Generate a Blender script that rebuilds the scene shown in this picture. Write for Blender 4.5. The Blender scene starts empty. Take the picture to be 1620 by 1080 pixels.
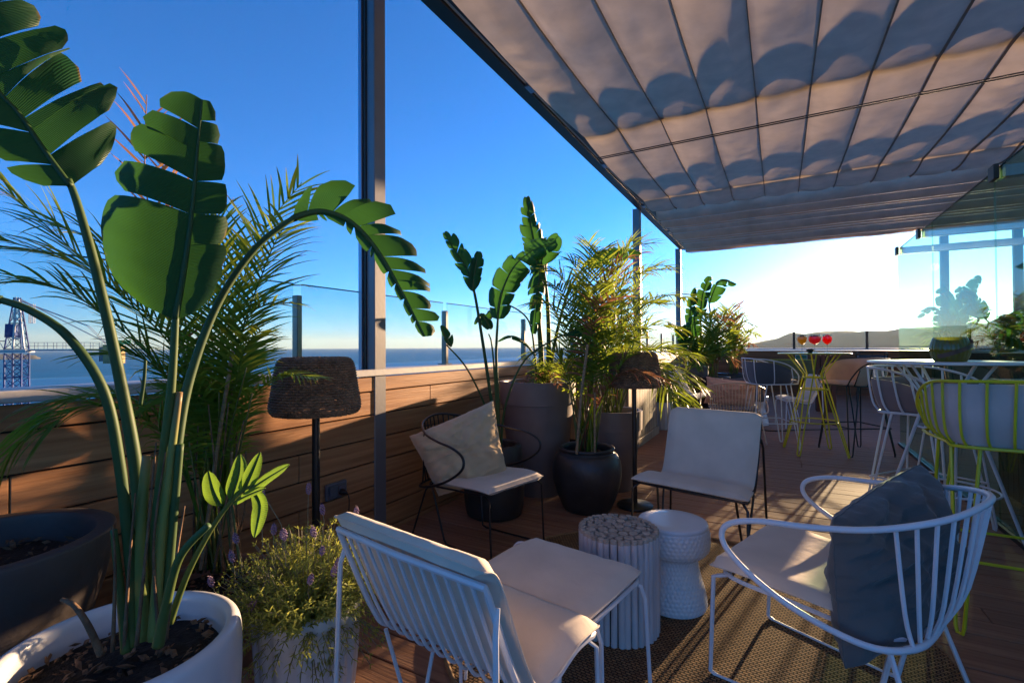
import bpy, math, random
from mathutils import Vector, Matrix, noise
R = math.radians
scene = bpy.context.scene
COL = scene.collection
random.seed(7)

# ------------------------------------------------------------------ camera
EYE = 1.18
FPX = 765.0                      # focal length in photograph pixels (1620 wide)
yaw, pit, rol = R(28.94), R(0.67), 0.0052
Fv = Vector((-math.sin(yaw) * math.cos(pit), math.cos(yaw) * math.cos(pit), math.sin(pit)))
R0 = Vector((math.cos(yaw), math.sin(yaw), 0)); U0 = R0.cross(Fv)
Rv = R0 * math.cos(rol) - U0 * math.sin(rol)
Uv = U0 * math.cos(rol) + R0 * math.sin(rol)
cam_d = bpy.data.cameras.new('camera'); cam = bpy.data.objects.new('camera', cam_d)
COL.objects.link(cam); scene.camera = cam
cam_d.sensor_width = 36.0; cam_d.lens = 36.0 * FPX / 1620.0
cam_d.clip_start = 0.02; cam_d.clip_end = 120000
m = Matrix((Rv, Uv, -Fv)).transposed().to_4x4(); m.translation = (0, 0, EYE); cam.matrix_world = m
EYEP = Vector((0, 0, EYE))

def V(u, v, D):
    """a measured point of the place: photograph pixel and distance along the view axis"""
    return EYEP + (Fv + Rv * ((u - 810) / FPX) - Uv * ((v - 540) / FPX)) * D

# ------------------------------------------------------------------ light
SUN_AZ, SUN_EL = R(12.3), R(6.95)         # azimuth from +Y towards +X
w = bpy.data.worlds.new('World'); scene.world = w; w.use_nodes = True
wn = w.node_tree.nodes; wl = w.node_tree.links; wn.clear()
sky = wn.new('ShaderNodeTexSky'); sky.sky_type = 'NISHITA'; sky.sun_disc = False
sky.sun_elevation = SUN_EL; sky.sun_rotation = SUN_AZ
sky.altitude = 30; sky.air_density = 0.7; sky.dust_density = 0.35; sky.ozone_density = 6.0
hs = wn.new('ShaderNodeHueSaturation'); hs.inputs['Saturation'].default_value = 1.12
bg = wn.new('ShaderNodeBackground'); bg.inputs[1].default_value = 0.11
wo = wn.new('ShaderNodeOutputWorld')
wb = wn.new('ShaderNodeMix'); wb.data_type = 'RGBA'; wb.blend_type = 'MULTIPLY'; wb.inputs['Factor'].default_value = 1; wb.inputs['B'].default_value = (0.98, 1.02, 0.95, 1)
wl.new(sky.outputs[0], wb.inputs['A']); wl.new(wb.outputs['Result'], hs.inputs['Color']); wl.new(hs.outputs[0], bg.inputs[0]); wl.new(bg.outputs[0], wo.inputs[0])
sd = bpy.data.lights.new('sun', 'SUN'); sd.energy = 5.0; sd.angle = R(0.6); sd.color = (1.0, 0.68, 0.40)
so = bpy.data.objects.new('sun', sd); COL.objects.link(so)
S = Vector((math.sin(SUN_AZ) * math.cos(SUN_EL), math.cos(SUN_AZ) * math.cos(SUN_EL), math.sin(SUN_EL)))
so.rotation_euler = S.to_track_quat('Z', 'Y').to_euler()
vs = scene.view_settings
vs.view_transform = 'Standard'; vs.look = 'None'; vs.exposure = 1.95; vs.gamma = 1.0; vs.use_curve_mapping = False
scene.render.engine = 'CYCLES'
scene.cycles.max_bounces = 10; scene.cycles.transparent_max_bounces = 24
scene.cycles.transmission_bounces = 6; scene.cycles.diffuse_bounces = 7; scene.cycles.glossy_bounces = 3
scene.cycles.sample_clamp_indirect = 6

# ------------------------------------------------------------------ materials
def mat(name, col, rough=0.6, metal=0.0, noise_amt=0.0, nscale=8.0, col2=None, bump=0.0, bscale=60.0, stretch=(1, 1, 1),
        spec=0.5, trans=0.0, tcol=None, coord='Object', rnd=0.0, detail=4.0, wave=None):
    mt = bpy.data.materials.new(name); mt.use_nodes = True
    n = mt.node_tree.nodes; l = mt.node_tree.links
    p = n['Principled BSDF']; out = n['Material Output']
    p.inputs['Roughness'].default_value = rough; p.inputs['Metallic'].default_value = metal
    p.inputs['Specular IOR Level'].default_value = spec
    tc = n.new('ShaderNodeTexCoord'); mp = n.new('ShaderNodeMapping'); mp.inputs['Scale'].default_value = stretch
    l.new(tc.outputs[coord], mp.inputs[0])
    base = None
    c1 = tuple(col) + (1,)
    if noise_amt > 0 or col2:
        nz = n.new('ShaderNodeTexNoise'); nz.inputs['Scale'].default_value = nscale; nz.inputs['Detail'].default_value = detail
        l.new(mp.outputs[0], nz.inputs['Vector'])
        mr = n.new('ShaderNodeMapRange'); mr.inputs[1].default_value = 0.35; mr.inputs[2].default_value = 0.65
        l.new(nz.outputs[0], mr.inputs[0])
        mx = n.new('ShaderNodeMix'); mx.data_type = 'RGBA'
        c2 = tuple(col2) + (1,) if col2 else tuple(x * (1 - noise_amt) for x in col) + (1,)
        mx.inputs['A'].default_value = c1; mx.inputs['B'].default_value = c2
        l.new(mr.outputs[0], mx.inputs['Factor']); base = mx.outputs['Result']
    if rnd > 0:
        oi = n.new('ShaderNodeObjectInfo'); h = n.new('ShaderNodeHueSaturation')
        a = n.new('ShaderNodeMapRange'); a.inputs[3].default_value = 1 - rnd; a.inputs[4].default_value = 1 + rnd
        l.new(oi.outputs['Random'], a.inputs[0]); l.new(a.outputs[0], h.inputs['Value'])
        if base: l.new(base, h.inputs['Color'])
        else: h.inputs['Color'].default_value = c1
        base = h.outputs[0]
    if base: l.new(base, p.inputs['Base Color'])
    else: p.inputs['Base Color'].default_value = c1
    bmp = None
    if bump > 0:
        b = n.new('ShaderNodeTexNoise'); b.inputs['Scale'].default_value = bscale; b.inputs['Detail'].default_value = 6
        l.new(mp.outputs[0], b.inputs['Vector'])
        bmp = n.new('ShaderNodeBump'); bmp.inputs['Strength'].default_value = bump; bmp.inputs['Distance'].default_value = 0.01
        l.new(b.outputs[0], bmp.inputs['Height']); l.new(bmp.outputs[0], p.inputs['Normal'])
    if trans > 0:
        t = n.new('ShaderNodeBsdfTranslucent'); mxs = n.new('ShaderNodeMixShader'); mxs.inputs[0].default_value = trans
        if tcol: t.inputs[0].default_value = tuple(tcol) + (1,)
        elif base: l.new(base, t.inputs[0])
        else: t.inputs[0].default_value = c1
        if bmp: l.new(bmp.outputs[0], t.inputs['Normal'])
        l.new(p.outputs[0], mxs.inputs[1]); l.new(t.outputs[0], mxs.inputs[2]); l.new(mxs.outputs[0], out.inputs[0])
    return mt

def wood(name, c1, c2, axis, rough=0.55, rnd=0.12, bump=0.25):
    """brushed composite board: long fine grain along one axis"""
    st = [38, 38, 38]; st[axis] = 1.6
    mt = mat(name, c1, rough, col2=c2, nscale=1.0, stretch=tuple(st), coord='Object', bump=bump, bscale=2.5, rnd=rnd, spec=0.22)
    return mt

def glass(name, tint, refl=0.5, rough=0.0):
    mt = bpy.data.materials.new(name); mt.use_nodes = True
    n = mt.node_tree.nodes; l = mt.node_tree.links; n.clear()
    out = n.new('ShaderNodeOutputMaterial'); t = n.new('ShaderNodeBsdfTransparent'); g = n.new('ShaderNodeBsdfGlossy')
    t.inputs[0].default_value = tuple(tint) + (1,); g.inputs['Roughness'].default_value = rough
    g.inputs[0].default_value = (0.9, 0.95, 0.93, 1)
    lw = n.new('ShaderNodeLayerWeight'); lw.inputs[0].default_value = 0.5
    pw = n.new('ShaderNodeMath'); pw.operation = 'POWER'; pw.inputs[1].default_value = 5.0; l.new(lw.outputs['Facing'], pw.inputs[0])
    fr = n.new('ShaderNodeMath'); fr.operation = 'MULTIPLY_ADD'; fr.inputs[1].default_value = refl; fr.inputs[2].default_value = 0.03; l.new(pw.outputs[0], fr.inputs[0])
    mx = n.new('ShaderNodeMixShader')
    l.new(fr.outputs[0], mx.inputs[0]); l.new(t.outputs[0], mx.inputs[1]); l.new(g.outputs[0], mx.inputs[2]); l.new(mx.outputs[0], out.inputs[0])
    return mt

def leafmat(name, base, dark, tip, tr, transl=0.35, rough=0.38, lines=0.0, tipstart=0.8):
    """leaf with vein striping (UV x), colour drift along the leaf (UV y) and light passing through"""
    mt = bpy.data.materials.new(name); mt.use_nodes = True
    n = mt.node_tree.nodes; l = mt.node_tree.links
    p = n['Principled BSDF']; out = n['Material Output']; p.inputs['Roughness'].default_value = rough
    p.inputs['Specular IOR Level'].default_value = 0.28
    uv = n.new('ShaderNodeUVMap'); uv.uv_map = 'UVMap'; sx = n.new('ShaderNodeSeparateXYZ'); l.new(uv.outputs[0], sx.inputs[0])
    tc = n.new('ShaderNodeTexCoord'); nz = n.new('ShaderNodeTexNoise'); nz.inputs['Scale'].default_value = 7
    l.new(tc.outputs['Object'], nz.inputs['Vector'])
    oi = n.new('ShaderNodeObjectInfo')
    mx = n.new('ShaderNodeMix'); mx.data_type = 'RGBA'; mx.inputs['A'].default_value = tuple(base) + (1,); mx.inputs['B'].default_value = tuple(dark) + (1,)
    ad = n.new('ShaderNodeMath'); ad.operation = 'ADD'; l.new(nz.outputs[0], ad.inputs[0]); l.new(oi.outputs['Random'], ad.inputs[1])
    mr = n.new('ShaderNodeMapRange'); mr.inputs[1].default_value = 0.45; mr.inputs[2].default_value = 1.35
    l.new(ad.outputs[0], mr.inputs[0]); l.new(mr.outputs[0], mx.inputs['Factor'])
    m2 = n.new('ShaderNodeMix'); m2.data_type = 'RGBA'; m2.inputs['B'].default_value = tuple(tip) + (1,)
    l.new(mx.outputs['Result'], m2.inputs['A'])
    a2 = n.new('ShaderNodeMath'); a2.operation = 'MULTIPLY_ADD'; a2.inputs[1].default_value = 0.5; l.new(nz.outputs[0], a2.inputs[0]); l.new(sx.outputs['Y'], a2.inputs[2])
    r2 = n.new('ShaderNodeMapRange'); r2.inputs[1].default_value = tipstart + 0.22; r2.inputs[2].default_value = tipstart + 0.45
    l.new(a2.outputs[0], r2.inputs[0]); l.new(r2.outputs[0], m2.inputs['Factor'])
    l.new(m2.outputs['Result'], p.inputs['Base Color'])
    t = n.new('ShaderNodeBsdfTranslucent'); hsv = n.new('ShaderNodeMix'); hsv.data_type = 'RGBA'; hsv.inputs['Factor'].default_value = 0.55
    l.new(m2.outputs['Result'], hsv.inputs['A']); hsv.inputs['B'].default_value = tuple(tr) + (1,)
    l.new(hsv.outputs['Result'], t.inputs[0])
    if lines > 0:
        vein = True
        wv = n.new('ShaderNodeTexWave'); wv.inputs['Scale'].default_value = lines; wv.inputs['Distortion'].default_value = 0.6; wv.inputs['Detail'].default_value = 2
        cb = n.new('ShaderNodeCombineXYZ'); l.new(sx.outputs['X'], cb.inputs[0]); l.new(cb.outputs[0], wv.inputs['Vector'])
        b = n.new('ShaderNodeBump'); b.inputs['Strength'].default_value = 0.35; b.inputs['Distance'].default_value = 0.002
        l.new(wv.outputs['Fac'], b.inputs['Height'])
        m3 = n.new('ShaderNodeMix'); m3.data_type = 'RGBA'; m3.blend_type = 'MULTIPLY'; m3.inputs['B'].default_value = (0.62, 0.70, 0.6, 1)
        pf = n.new('ShaderNodeMath'); pf.operation = 'MULTIPLY'; pf.inputs[1].default_value = 0.4; l.new(wv.outputs['Fac'], pf.inputs[0]); l.new(pf.outputs[0], m3.inputs['Factor'])
        l.new(m2.outputs['Result'], m3.inputs['A']); l.new(m3.outputs['Result'], p.inputs['Base Color'])
        l.new(b.outputs[0], p.inputs['Normal']); l.new(b.outputs[0], t.inputs['Normal'])
    ms = n.new('ShaderNodeMixShader'); ms.inputs[0].default_value = transl
    l.new(p.outputs[0], ms.inputs[1]); l.new(t.outputs[0], ms.inputs[2]); l.new(ms.outputs[0], out.inputs[0])
    return mt

def cloth(name, col, wscale=420, rough=0.9, trans=0.0, bump=0.35, rnd=0.0):
    """woven fabric: crossed fine threads and soft crumple relief"""
    mt = mat(name, col, rough, noise_amt=0.16, nscale=5.0, spec=0.15, trans=trans, rnd=rnd)
    n = mt.node_tree.nodes; l = mt.node_tree.links; p = n['Principled BSDF']
    p.inputs['Sheen Weight'].default_value = 0.25
    tc = n.new('ShaderNodeTexCoord')
    nz = n.new('ShaderNodeTexNoise'); nz.inputs['Scale'].default_value = wscale; nz.inputs['Detail'].default_value = 2
    big = n.new('ShaderNodeTexNoise'); big.inputs['Scale'].default_value = 16; big.inputs['Detail'].default_value = 5; big.inputs['Distortion'].default_value = 1.2
    l.new(tc.outputs['Object'], nz.inputs['Vector']); l.new(tc.outputs['Object'], big.inputs['Vector'])
    b1 = n.new('ShaderNodeBump'); b1.inputs['Strength'].default_value = bump * 0.5; b1.inputs['Distance'].default_value = 0.002
    b2 = n.new('ShaderNodeBump'); b2.inputs['Strength'].default_value = bump; b2.inputs['Distance'].default_value = 0.005
    l.new(nz.outputs[0], b1.inputs['Height']); l.new(big.outputs[0], b2.inputs['Height']); l.new(b1.outputs[0], b2.inputs['Normal'])
    l.new(b2.outputs[0], p.inputs['Normal'])
    return mt

M = {}
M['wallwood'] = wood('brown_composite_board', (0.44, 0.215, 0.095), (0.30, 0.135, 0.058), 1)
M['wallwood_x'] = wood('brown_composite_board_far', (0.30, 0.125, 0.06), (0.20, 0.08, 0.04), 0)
M['deck'] = wood('deck_composite', (0.34, 0.18, 0.108), (0.23, 0.112, 0.068), 0, rough=0.72)
M['palewood'] = wood('pale_planter_board', (0.42, 0.30, 0.19), (0.26, 0.18, 0.11), 2)
M['darkwood'] = wood('dark_slat', (0.07, 0.05, 0.03), (0.035, 0.026, 0.018), 2)
M['redwood'] = wood('red_brown_slat', (0.16, 0.055, 0.03), (0.10, 0.035, 0.02), 2)
M['cap'] = mat('painted_cap', (0.55, 0.52, 0.50), 0.45, noise_amt=0.12, nscale=3, bump=0.1, bscale=30)
M['void'] = mat('dark_substructure', (0.015, 0.012, 0.01), 0.9)
M['alu'] = mat('grey_painted_aluminium', (0.20, 0.19, 0.20), 0.42, metal=0.25, noise_amt=0.1, nscale=3, bump=0.05, bscale=40)
M['alublue'] = mat('anodised_rail', (0.30, 0.33, 0.42), 0.3, metal=0.7, noise_amt=0.1, nscale=4)
M['darkalu'] = mat('dark_bronze_aluminium', (0.035, 0.028, 0.024), 0.4, metal=0.3, noise_amt=0.2, nscale=4)
M['steel'] = mat('brushed_steel', (0.20, 0.18, 0.16), 0.32, metal=0.9, noise_amt=0.2, nscale=9)
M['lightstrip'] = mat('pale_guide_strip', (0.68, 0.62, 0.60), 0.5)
M['glass'] = glass('clear_glass', (0.87, 0.92, 0.91), refl=0.7)
M['dimglass'] = glass('sun_dimming_glass', (0.76, 0.79, 0.77))  # far panes: tint made darker to weaken the sunlight reaching the deck
M['greenglass'] = glass('green_tinted_glass', (0.70, 0.84, 0.72))
M['awning'] = cloth('awning_cloth', (0.70, 0.55, 0.41), trans=0.38, bump=0.3)
M['seam'] = cloth('awning_seam_tape', (0.33, 0.26, 0.21), trans=0.2)
M['white_m'] = mat('white_powder_coat', (0.66, 0.66, 0.68), 0.38, noise_amt=0.06, nscale=12, bump=0.04, bscale=200)
M['black_m'] = mat('black_powder_coat', (0.012, 0.012, 0.014), 0.38, noise_amt=0.3, nscale=12)
M['lime_m'] = mat('lime_powder_coat', (0.58, 0.52, 0.015), 0.38, noise_amt=0.1, nscale=12)
M['beige_m'] = mat('beige_powder_coat', (0.62, 0.45, 0.30), 0.4, noise_amt=0.1, nscale=12)
M['cushion'] = cloth('greige_canvas', (0.68, 0.57, 0.46))
M['cushion_dark'] = cloth('taupe_canvas', (0.24, 0.20, 0.18))
M['greycush'] = cloth('slate_canvas', (0.085, 0.09, 0.11))
M['pinkcush'] = cloth('salmon_beige_canvas', (0.66, 0.40, 0.29))
M['mauvecush'] = cloth('mauve_brown_canvas', (0.24, 0.18, 0.17))
M['lavcush'] = cloth('lavender_grey_canvas', (0.50, 0.43, 0.42))
M['olive'] = cloth('olive_canvas', (0.20, 0.17, 0.07))
M['bluecush'] = cloth('blue_grey_linen', (0.105, 0.108, 0.104), bump=0.7)
M['beigecush'] = cloth('sand_linen', (0.62, 0.45, 0.27), bump=0.7)
M['terra'] = mat('mauve_brown_plastic_pot', (0.20, 0.145, 0.125), 0.55, noise_amt=0.3, nscale=3, bump=0.1, bscale=25)
M['terrapot'] = mat('terracotta_pot', (0.28, 0.13, 0.08), 0.6, noise_amt=0.3, nscale=4, bump=0.15, bscale=30)
M['blackpot'] = mat('charcoal_glazed_pot', (0.045, 0.04, 0.04), 0.45, noise_amt=0.5, nscale=5, bump=0.2, bscale=40)
M['bowlpot'] = mat('slate_brown_bowl', (0.075, 0.06, 0.055), 0.6, noise_amt=0.3, nscale=5, bump=0.15, bscale=50)
M['whitepot'] = mat('white_glazed_ceramic', (0.62, 0.62, 0.63), 0.22, noise_amt=0.08, nscale=6, bump=0.06, bscale=12)
M['whitestool'] = mat('white_glossy_ceramic', (0.66, 0.66, 0.68), 0.2, noise_amt=0.05, nscale=9)
M['soil'] = mat('dark_potting_soil', (0.022, 0.015, 0.01), 0.95, noise_amt=0.5, nscale=60, bump=1.0, bscale=90)
M['bark'] = mat('dry_bark', (0.20, 0.11, 0.055), 0.9, noise_amt=0.5, nscale=30, bump=0.8, bscale=60)
M['cane'] = mat('bamboo_cane', (0.30, 0.19, 0.10), 0.55, noise_amt=0.4, nscale=14, stretch=(1, 1, 6))
M['wicker'] = mat('brown_wicker', (0.28, 0.165, 0.10), 0.6, noise_amt=0.45, nscale=30, spec=0.35)
M['log_end'] = mat('log_end_grain', (0.46, 0.37, 0.29), 0.8, noise_amt=0.30, nscale=60, bump=0.4, bscale=150, rnd=0.15)
M['log_side'] = mat('peeled_white_log', (0.55, 0.50, 0.50), 0.6, noise_amt=0.15, nscale=5, stretch=(6, 6, 1), bump=0.2, bscale=40, rnd=0.08)
M['strel'] = leafmat('strelitzia_leaf', (0.018, 0.105, 0.022), (0.008, 0.055, 0.016), (0.20, 0.11, 0.04), (0.12, 0.36, 0.03), 0.24, 0.42, lines=17)
M['petiole'] = leafmat('strelitzia_stalk', (0.09, 0.125, 0.03), (0.035, 0.075, 0.022), (0.05, 0.10, 0.03), (0.2, 0.3, 0.04), 0.05, 0.55)
M['sheath'] = leafmat('strelitzia_sheath', (0.30, 0.27, 0.08), (0.15, 0.20, 0.05), (0.26, 0.16, 0.07), (0.2, 0.3, 0.04), 0.05, 0.45)
M['palm'] = leafmat('palm_frond', (0.13, 0.24, 0.028), (0.07, 0.15, 0.024), (0.32, 0.14, 0.05), (0.48, 0.55, 0.04), 0.50, 0.42, tipstart=0.74)
M['palmdry'] = leafmat('dry_palm_frond', (0.26, 0.15, 0.05), (0.22, 0.09, 0.06), (0.34, 0.12, 0.09), (0.5, 0.25, 0.1), 0.40, 0.5, tipstart=0.3)
M['palmstem'] = leafmat('palm_stem', (0.13, 0.15, 0.035), (0.08, 0.10, 0.03), (0.2, 0.16, 0.05), (0.3, 0.3, 0.04), 0.05, 0.45)
M['canna'] = leafmat('broad_bright_leaf', (0.10, 0.22, 0.035), (0.05, 0.14, 0.02), (0.25, 0.25, 0.06), (0.35, 0.55, 0.05), 0.4, 0.4, lines=12)
M['lavleaf'] = leafmat('lavender_leaf', (0.26, 0.31, 0.08), (0.13, 0.20, 0.05), (0.45, 0.44, 0.12), (0.60, 0.62, 0.10), 0.50, 0.6, tipstart=0.7)
M['lavstem'] = mat('lavender_stalk', (0.18, 0.16, 0.10), 0.7)
M['lavflower'] = mat('lavender_flower', (0.17, 0.10, 0.27), 0.7, noise_amt=0.5, nscale=180, col2=(0.30, 0.20, 0.22))
M['lime_top'] = mat('lime_table_top', (0.42, 0.42, 0.06), 0.3, noise_amt=0.08, nscale=9)
M['socket'] = mat('grey_socket_plate', (0.10, 0.11, 0.14), 0.3, noise_amt=0.1, nscale=20)
M['green_sign'] = mat('green_sign_face', (0.02, 0.17, 0.10), 0.4, noise_amt=0.3, nscale=15)
M['strap'] = mat('brown_leather', (0.13, 0.055, 0.03), 0.55, noise_amt=0.3, nscale=20)
M['crane'] = mat('blue_crane_paint', (0.006, 0.03, 0.19), 0.45, noise_amt=0.3, nscale=0.8)
M['cranewhite'] = mat('pale_crane_paint', (0.55, 0.50, 0.52), 0.5, noise_amt=0.2, nscale=1)
M['ballast'] = mat('ochre_ballast_slab', (0.50, 0.30, 0.12), 0.8, noise_amt=0.4, nscale=1.2)
M['crane_sign'] = mat('green_board', (0.10, 0.38, 0.10), 0.5)
M['crane_letters'] = mat('yellow_letters', (0.70, 0.75, 0.15), 0.5)
M['boat'] = mat('white_hull', (0.7, 0.7, 0.7), 0.4)
M['charcoal'] = mat('charcoal_stoneware', (0.02, 0.022, 0.025), 0.5)

# ------------------------------------------------------------------ mesh helpers
class MB:
    def __init__(s): s.v = []; s.f = []; s.uv = []
    def add(s, vs, fs, uvs=None):
        o = len(s.v); s.v += [Vector(p) for p in vs]; s.f += [tuple(i + o for i in f) for f in fs]
        s.uv += list(uvs) if uvs else [(0.0, 0.0)] * len(vs)
        return s
    def box(s, x0, x1, y0, y1, z0, z1, c=0.0):
        if c <= 0:
            vs = [(x, y, z) for z in (z0, z1) for x, y in ((x0, y0), (x1, y0), (x1, y1), (x0, y1))]
            return s.add(vs, [(3, 2, 1, 0), (4, 5, 6, 7), (0, 1, 5, 4), (1, 2, 6, 5), (2, 3, 7, 6), (3, 0, 4, 7)])
        # chamfered box: four rings
        def ring(z, d): return [(x0 + d, y0 + d * 0, z), (x1 - d, y0, z), (x1, y0 + d, z), (x1, y1 - d, z), (x1 - d, y1, z), (x0 + d, y1, z), (x0, y1 - d, z), (x0, y0 + d, z)]
        def ring2(z, i): return [(x0 + c + i, y0 + i, z), (x1 - c - i, y0 + i, z), (x1 - i, y0 + c + i, z), (x1 - i, y1 - c - i, z), (x1 - c - i, y1 - i, z), (x0 + c + i, y1 - i, z), (x0 + i, y1 - c - i, z), (x0 + i, y0 + c + i, z)]
        rs = [ring2(z0, c), ring2(z0 + c, 0), ring2(z1 - c, 0), ring2(z1, c)]
        vs = sum(rs, []); fs = [tuple(range(7, -1, -1)), tuple(range(24, 32))]
        for k in range(3):
            for i in range(8):
                j = (i + 1) % 8; fs.append((k * 8 + i, k * 8 + j, k * 8 + 8 + j, k * 8 + 8 + i))
        return s.add(vs, fs)
    def tube(s, pts, r, n=6, closed=False, v0=0.0, v1=1.0):
        P = [Vector(p) for p in pts]; N = len(P)
        rr = r if isinstance(r, (list, tuple)) else [r] * N
        T = []
        for i in range(N):
            a = P[(i - 1) % N] if (closed or i > 0) else P[i]; b = P[(i + 1) % N] if (closed or i < N - 1) else P[i]
            t = b - a; T.append(t.normalized() if t.length > 1e-9 else Vector((0, 0, 1)))
        up = Vector((0, 0, 1)) if abs(T[0].z) < 0.9 else Vector((1, 0, 0))
        nrm = (up - T[0] * up.dot(T[0])).normalized()
        vs = []; uv = []
        for i in range(N):
            nrm = nrm - T[i] * nrm.dot(T[i])
            nrm = nrm.normalized() if nrm.length > 1e-6 else T[i].orthogonal().normalized()
            b = T[i].cross(nrm)
            for k in range(n):
                a = 2 * math.pi * k / n
                vs.append(P[i] + (nrm * math.cos(a) + b * math.sin(a)) * rr[i]); uv.append((k / n, v0 + (v1 - v0) * i / max(1, N - 1)))
        fs = []
        for i in range(N if closed else N - 1):
            j = (i + 1) % N
            for k in range(n):
                l = (k + 1) % n; fs.append((i * n + k, i * n + l, j * n + l, j * n + k))
        if not closed:
            fs.append(tuple(range(n - 1, -1, -1))); fs.append(tuple((N - 1) * n + k for k in range(n)))
        return s.add(vs, fs, uv)
    def lathe(s, prof, n=32, c=(0, 0, 0), rib=0, ribd=0.0):
        vs = []; fs = []
        for r, z in prof:
            for k in range(n):
                a = 2 * math.pi * k / n
                q = r
                if rib: q = r * (1 - ribd * (0.5 - 0.5 * math.cos(a * rib)) ** 3)
                vs.append((c[0] + q * math.cos(a), c[1] + q * math.sin(a), c[2] + z))
        for i in range(len(prof) - 1):
            for k in range(n):
                l = (k + 1) % n; fs.append((i * n + k, i * n + l, i * n + n + l, i * n + n + k))
        if prof[0][0] > 1e-4: fs.append(tuple(range(n - 1, -1, -1)))
        if prof[-1][0] > 1e-4: fs.append(tuple((len(prof) - 1) * n + k for k in range(n)))
        return s.add(vs, fs)
    def grid(s, fn, nu, nv, closed_u=False):
        vs = [fn(i / nu, j / nv) for j in range(nv + 1) for i in range(nu + (0 if closed_u else 1))]
        W = nu if closed_u else nu + 1
        fs = [(j * W + i, j * W + (i + 1) % W, (j + 1) * W + (i + 1) % W, (j + 1) * W + i) for j in range(nv) for i in range(nu)]
        uv = [(i / nu, j / nv) for j in range(nv + 1) for i in range(W)]
        return s.add(vs, fs, uv)
    def mesh(s, name, origin=None, smooth=False, hasuv=False):
        me = bpy.data.meshes.new(name); o = Vector(origin) if origin is not None else Vector((0, 0, 0))
        me.from_pydata([tuple(p - o) for p in s.v], [], s.f)
        if hasuv:
            ul = me.uv_layers.new(name='UVMap'); vi = [0] * len(me.loops); me.loops.foreach_get('vertex_index', vi)
            ul.data.foreach_set('uv', [c for i in vi for c in s.uv[i]])
        if smooth: me.polygons.foreach_set('use_smooth', [True] * len(me.polygons))
        me.update(); return me
    def build(s, name, mt, parent=None, origin=None, smooth=False, hasuv=False, weld=False):
        me = s.mesh(name, origin, smooth, hasuv); me.materials.append(mt if not isinstance(mt, str) else M[mt])
        if smooth and not hasuv:
            try: me.set_sharp_from_angle(angle=R(50))
            except Exception: pass
        o = bpy.data.objects.new(name, me); COL.objects.link(o)
        if parent: o.parent = parent
        return o

def cr(pts, n=6, closed=False):
    """smooth curve through points"""
    P = [Vector(p) for p in pts]; N = len(P); out = []
    for i in range(N if closed else N - 1):
        if closed: a, b, c, d = P[(i - 1) % N], P[i], P[(i + 1) % N], P[(i + 2) % N]
        else: a, b, c, d = P[max(0, i - 1)], P[i], P[i + 1], P[min(N - 1, i + 2)]
        for k in range(n):
            t = k / n
            out.append(0.5 * ((2 * b) + (c - a) * t + (2 * a - 5 * b + 4 * c - d) * t * t + (3 * b - a - 3 * c + d) * t ** 3))
    if not closed: out.append(P[-1])
    return out

def resample(pts, n):
    P = [Vector(p) for p in pts]; L = [0]
    for i in range(1, len(P)): L.append(L[-1] + (P[i] - P[i - 1]).length)
    out = []; j = 0
    for k in range(n + 1):
        d = L[-1] * k / n
        while j < len(P) - 2 and L[j + 1] < d: j += 1
        t = (d - L[j]) / max(1e-9, L[j + 1] - L[j]); out.append(P[j].lerp(P[j + 1], min(1, t)))
    return out, L[-1]

def tag(o, label=None, cat=None, group=None, kind=None):
    if label: o['label'] = label
    if cat: o['category'] = cat
    if group: o['group'] = group
    if kind: o['kind'] = kind
    return o
def thing(name, label, cat, loc=(0, 0, 0), rz=0.0, group=None):
    o = bpy.data.objects.new(name, None); COL.objects.link(o); o.location = loc; o.rotation_euler = (0, 0, rz)
    o.empty_display_size = 0.1
    return tag(o, label, cat, group)
def kids(o): return [c for c in bpy.data.objects if c.parent == o]
def copy_tree(o, parent=None):
    c = o.copy(); COL.objects.link(c)
    if parent: c.parent = parent
    for ch in list(o.children_recursive):
        if ch.parent == o: copy_tree(ch, c)
    return c
def face(f):      # yaw that turns local +Y towards a world direction
    return math.atan2(-f[0], f[1])

# ================================================================== SETTING
WX = -2.23           # inner face of the left parapet
FY = 14.0            # inner face of the far parapet
# --- sea
g = MB(); NS = 48
rings = [0, 60, 200, 600, 2000, 8000, 30000]
vs = [(0, 0, -31)]; fs = []
for r_ in rings[1:]:
    for k in range(NS): vs.append((r_ * math.cos(2 * math.pi * k / NS), r_ * math.sin(2 * math.pi * k / NS), -31))
for k in range(NS): fs.append((0, 1 + k, 1 + (k + 1) % NS))
for j in range(len(rings) - 2):
    for k in range(NS):
        a = 1 + j * NS; fs.append((a + k, a + NS + k, a + NS + (k + 1) % NS, a + (k + 1) % NS))
g.add(vs, fs)
ms = bpy.data.materials.new('sea_water'); ms.use_nodes = True
n = ms.node_tree.nodes; l = ms.node_tree.links; p = n['Principled BSDF']
p.inputs['Roughness'].default_value = 0.4; p.inputs['Specular IOR Level'].default_value = 0.14
tc = n.new('ShaderNodeTexCoord')
nz = n.new('ShaderNodeTexNoise'); nz.inputs['Scale'].default_value = 0.02; nz.inputs['Detail'].default_value = 6; l.new(tc.outputs['Object'], nz.inputs[0])
rp = n.new('ShaderNodeValToRGB'); rp.color_ramp.elements[0].position = 0.35; rp.color_ramp.elements[0].color = (0.002, 0.13, 0.24, 1)
rp.color_ramp.elements[1].position = 0.68; rp.color_ramp.elements[1].color = (0.004, 0.19, 0.33, 1); l.new(nz.outputs[0], rp.inputs[0]); l.new(rp.outputs[0], p.inputs['Base Color'])
n2 = n.new('ShaderNodeTexNoise'); n2.inputs['Scale'].default_value = 0.35; n2.inputs['Detail'].default_value = 8; l.new(tc.outputs['Object'], n2.inputs[0])
b = n.new('ShaderNodeBump'); b.inputs['Strength'].default_value = 0.8; b.inputs['Distance'].default_value = 0.6
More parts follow.
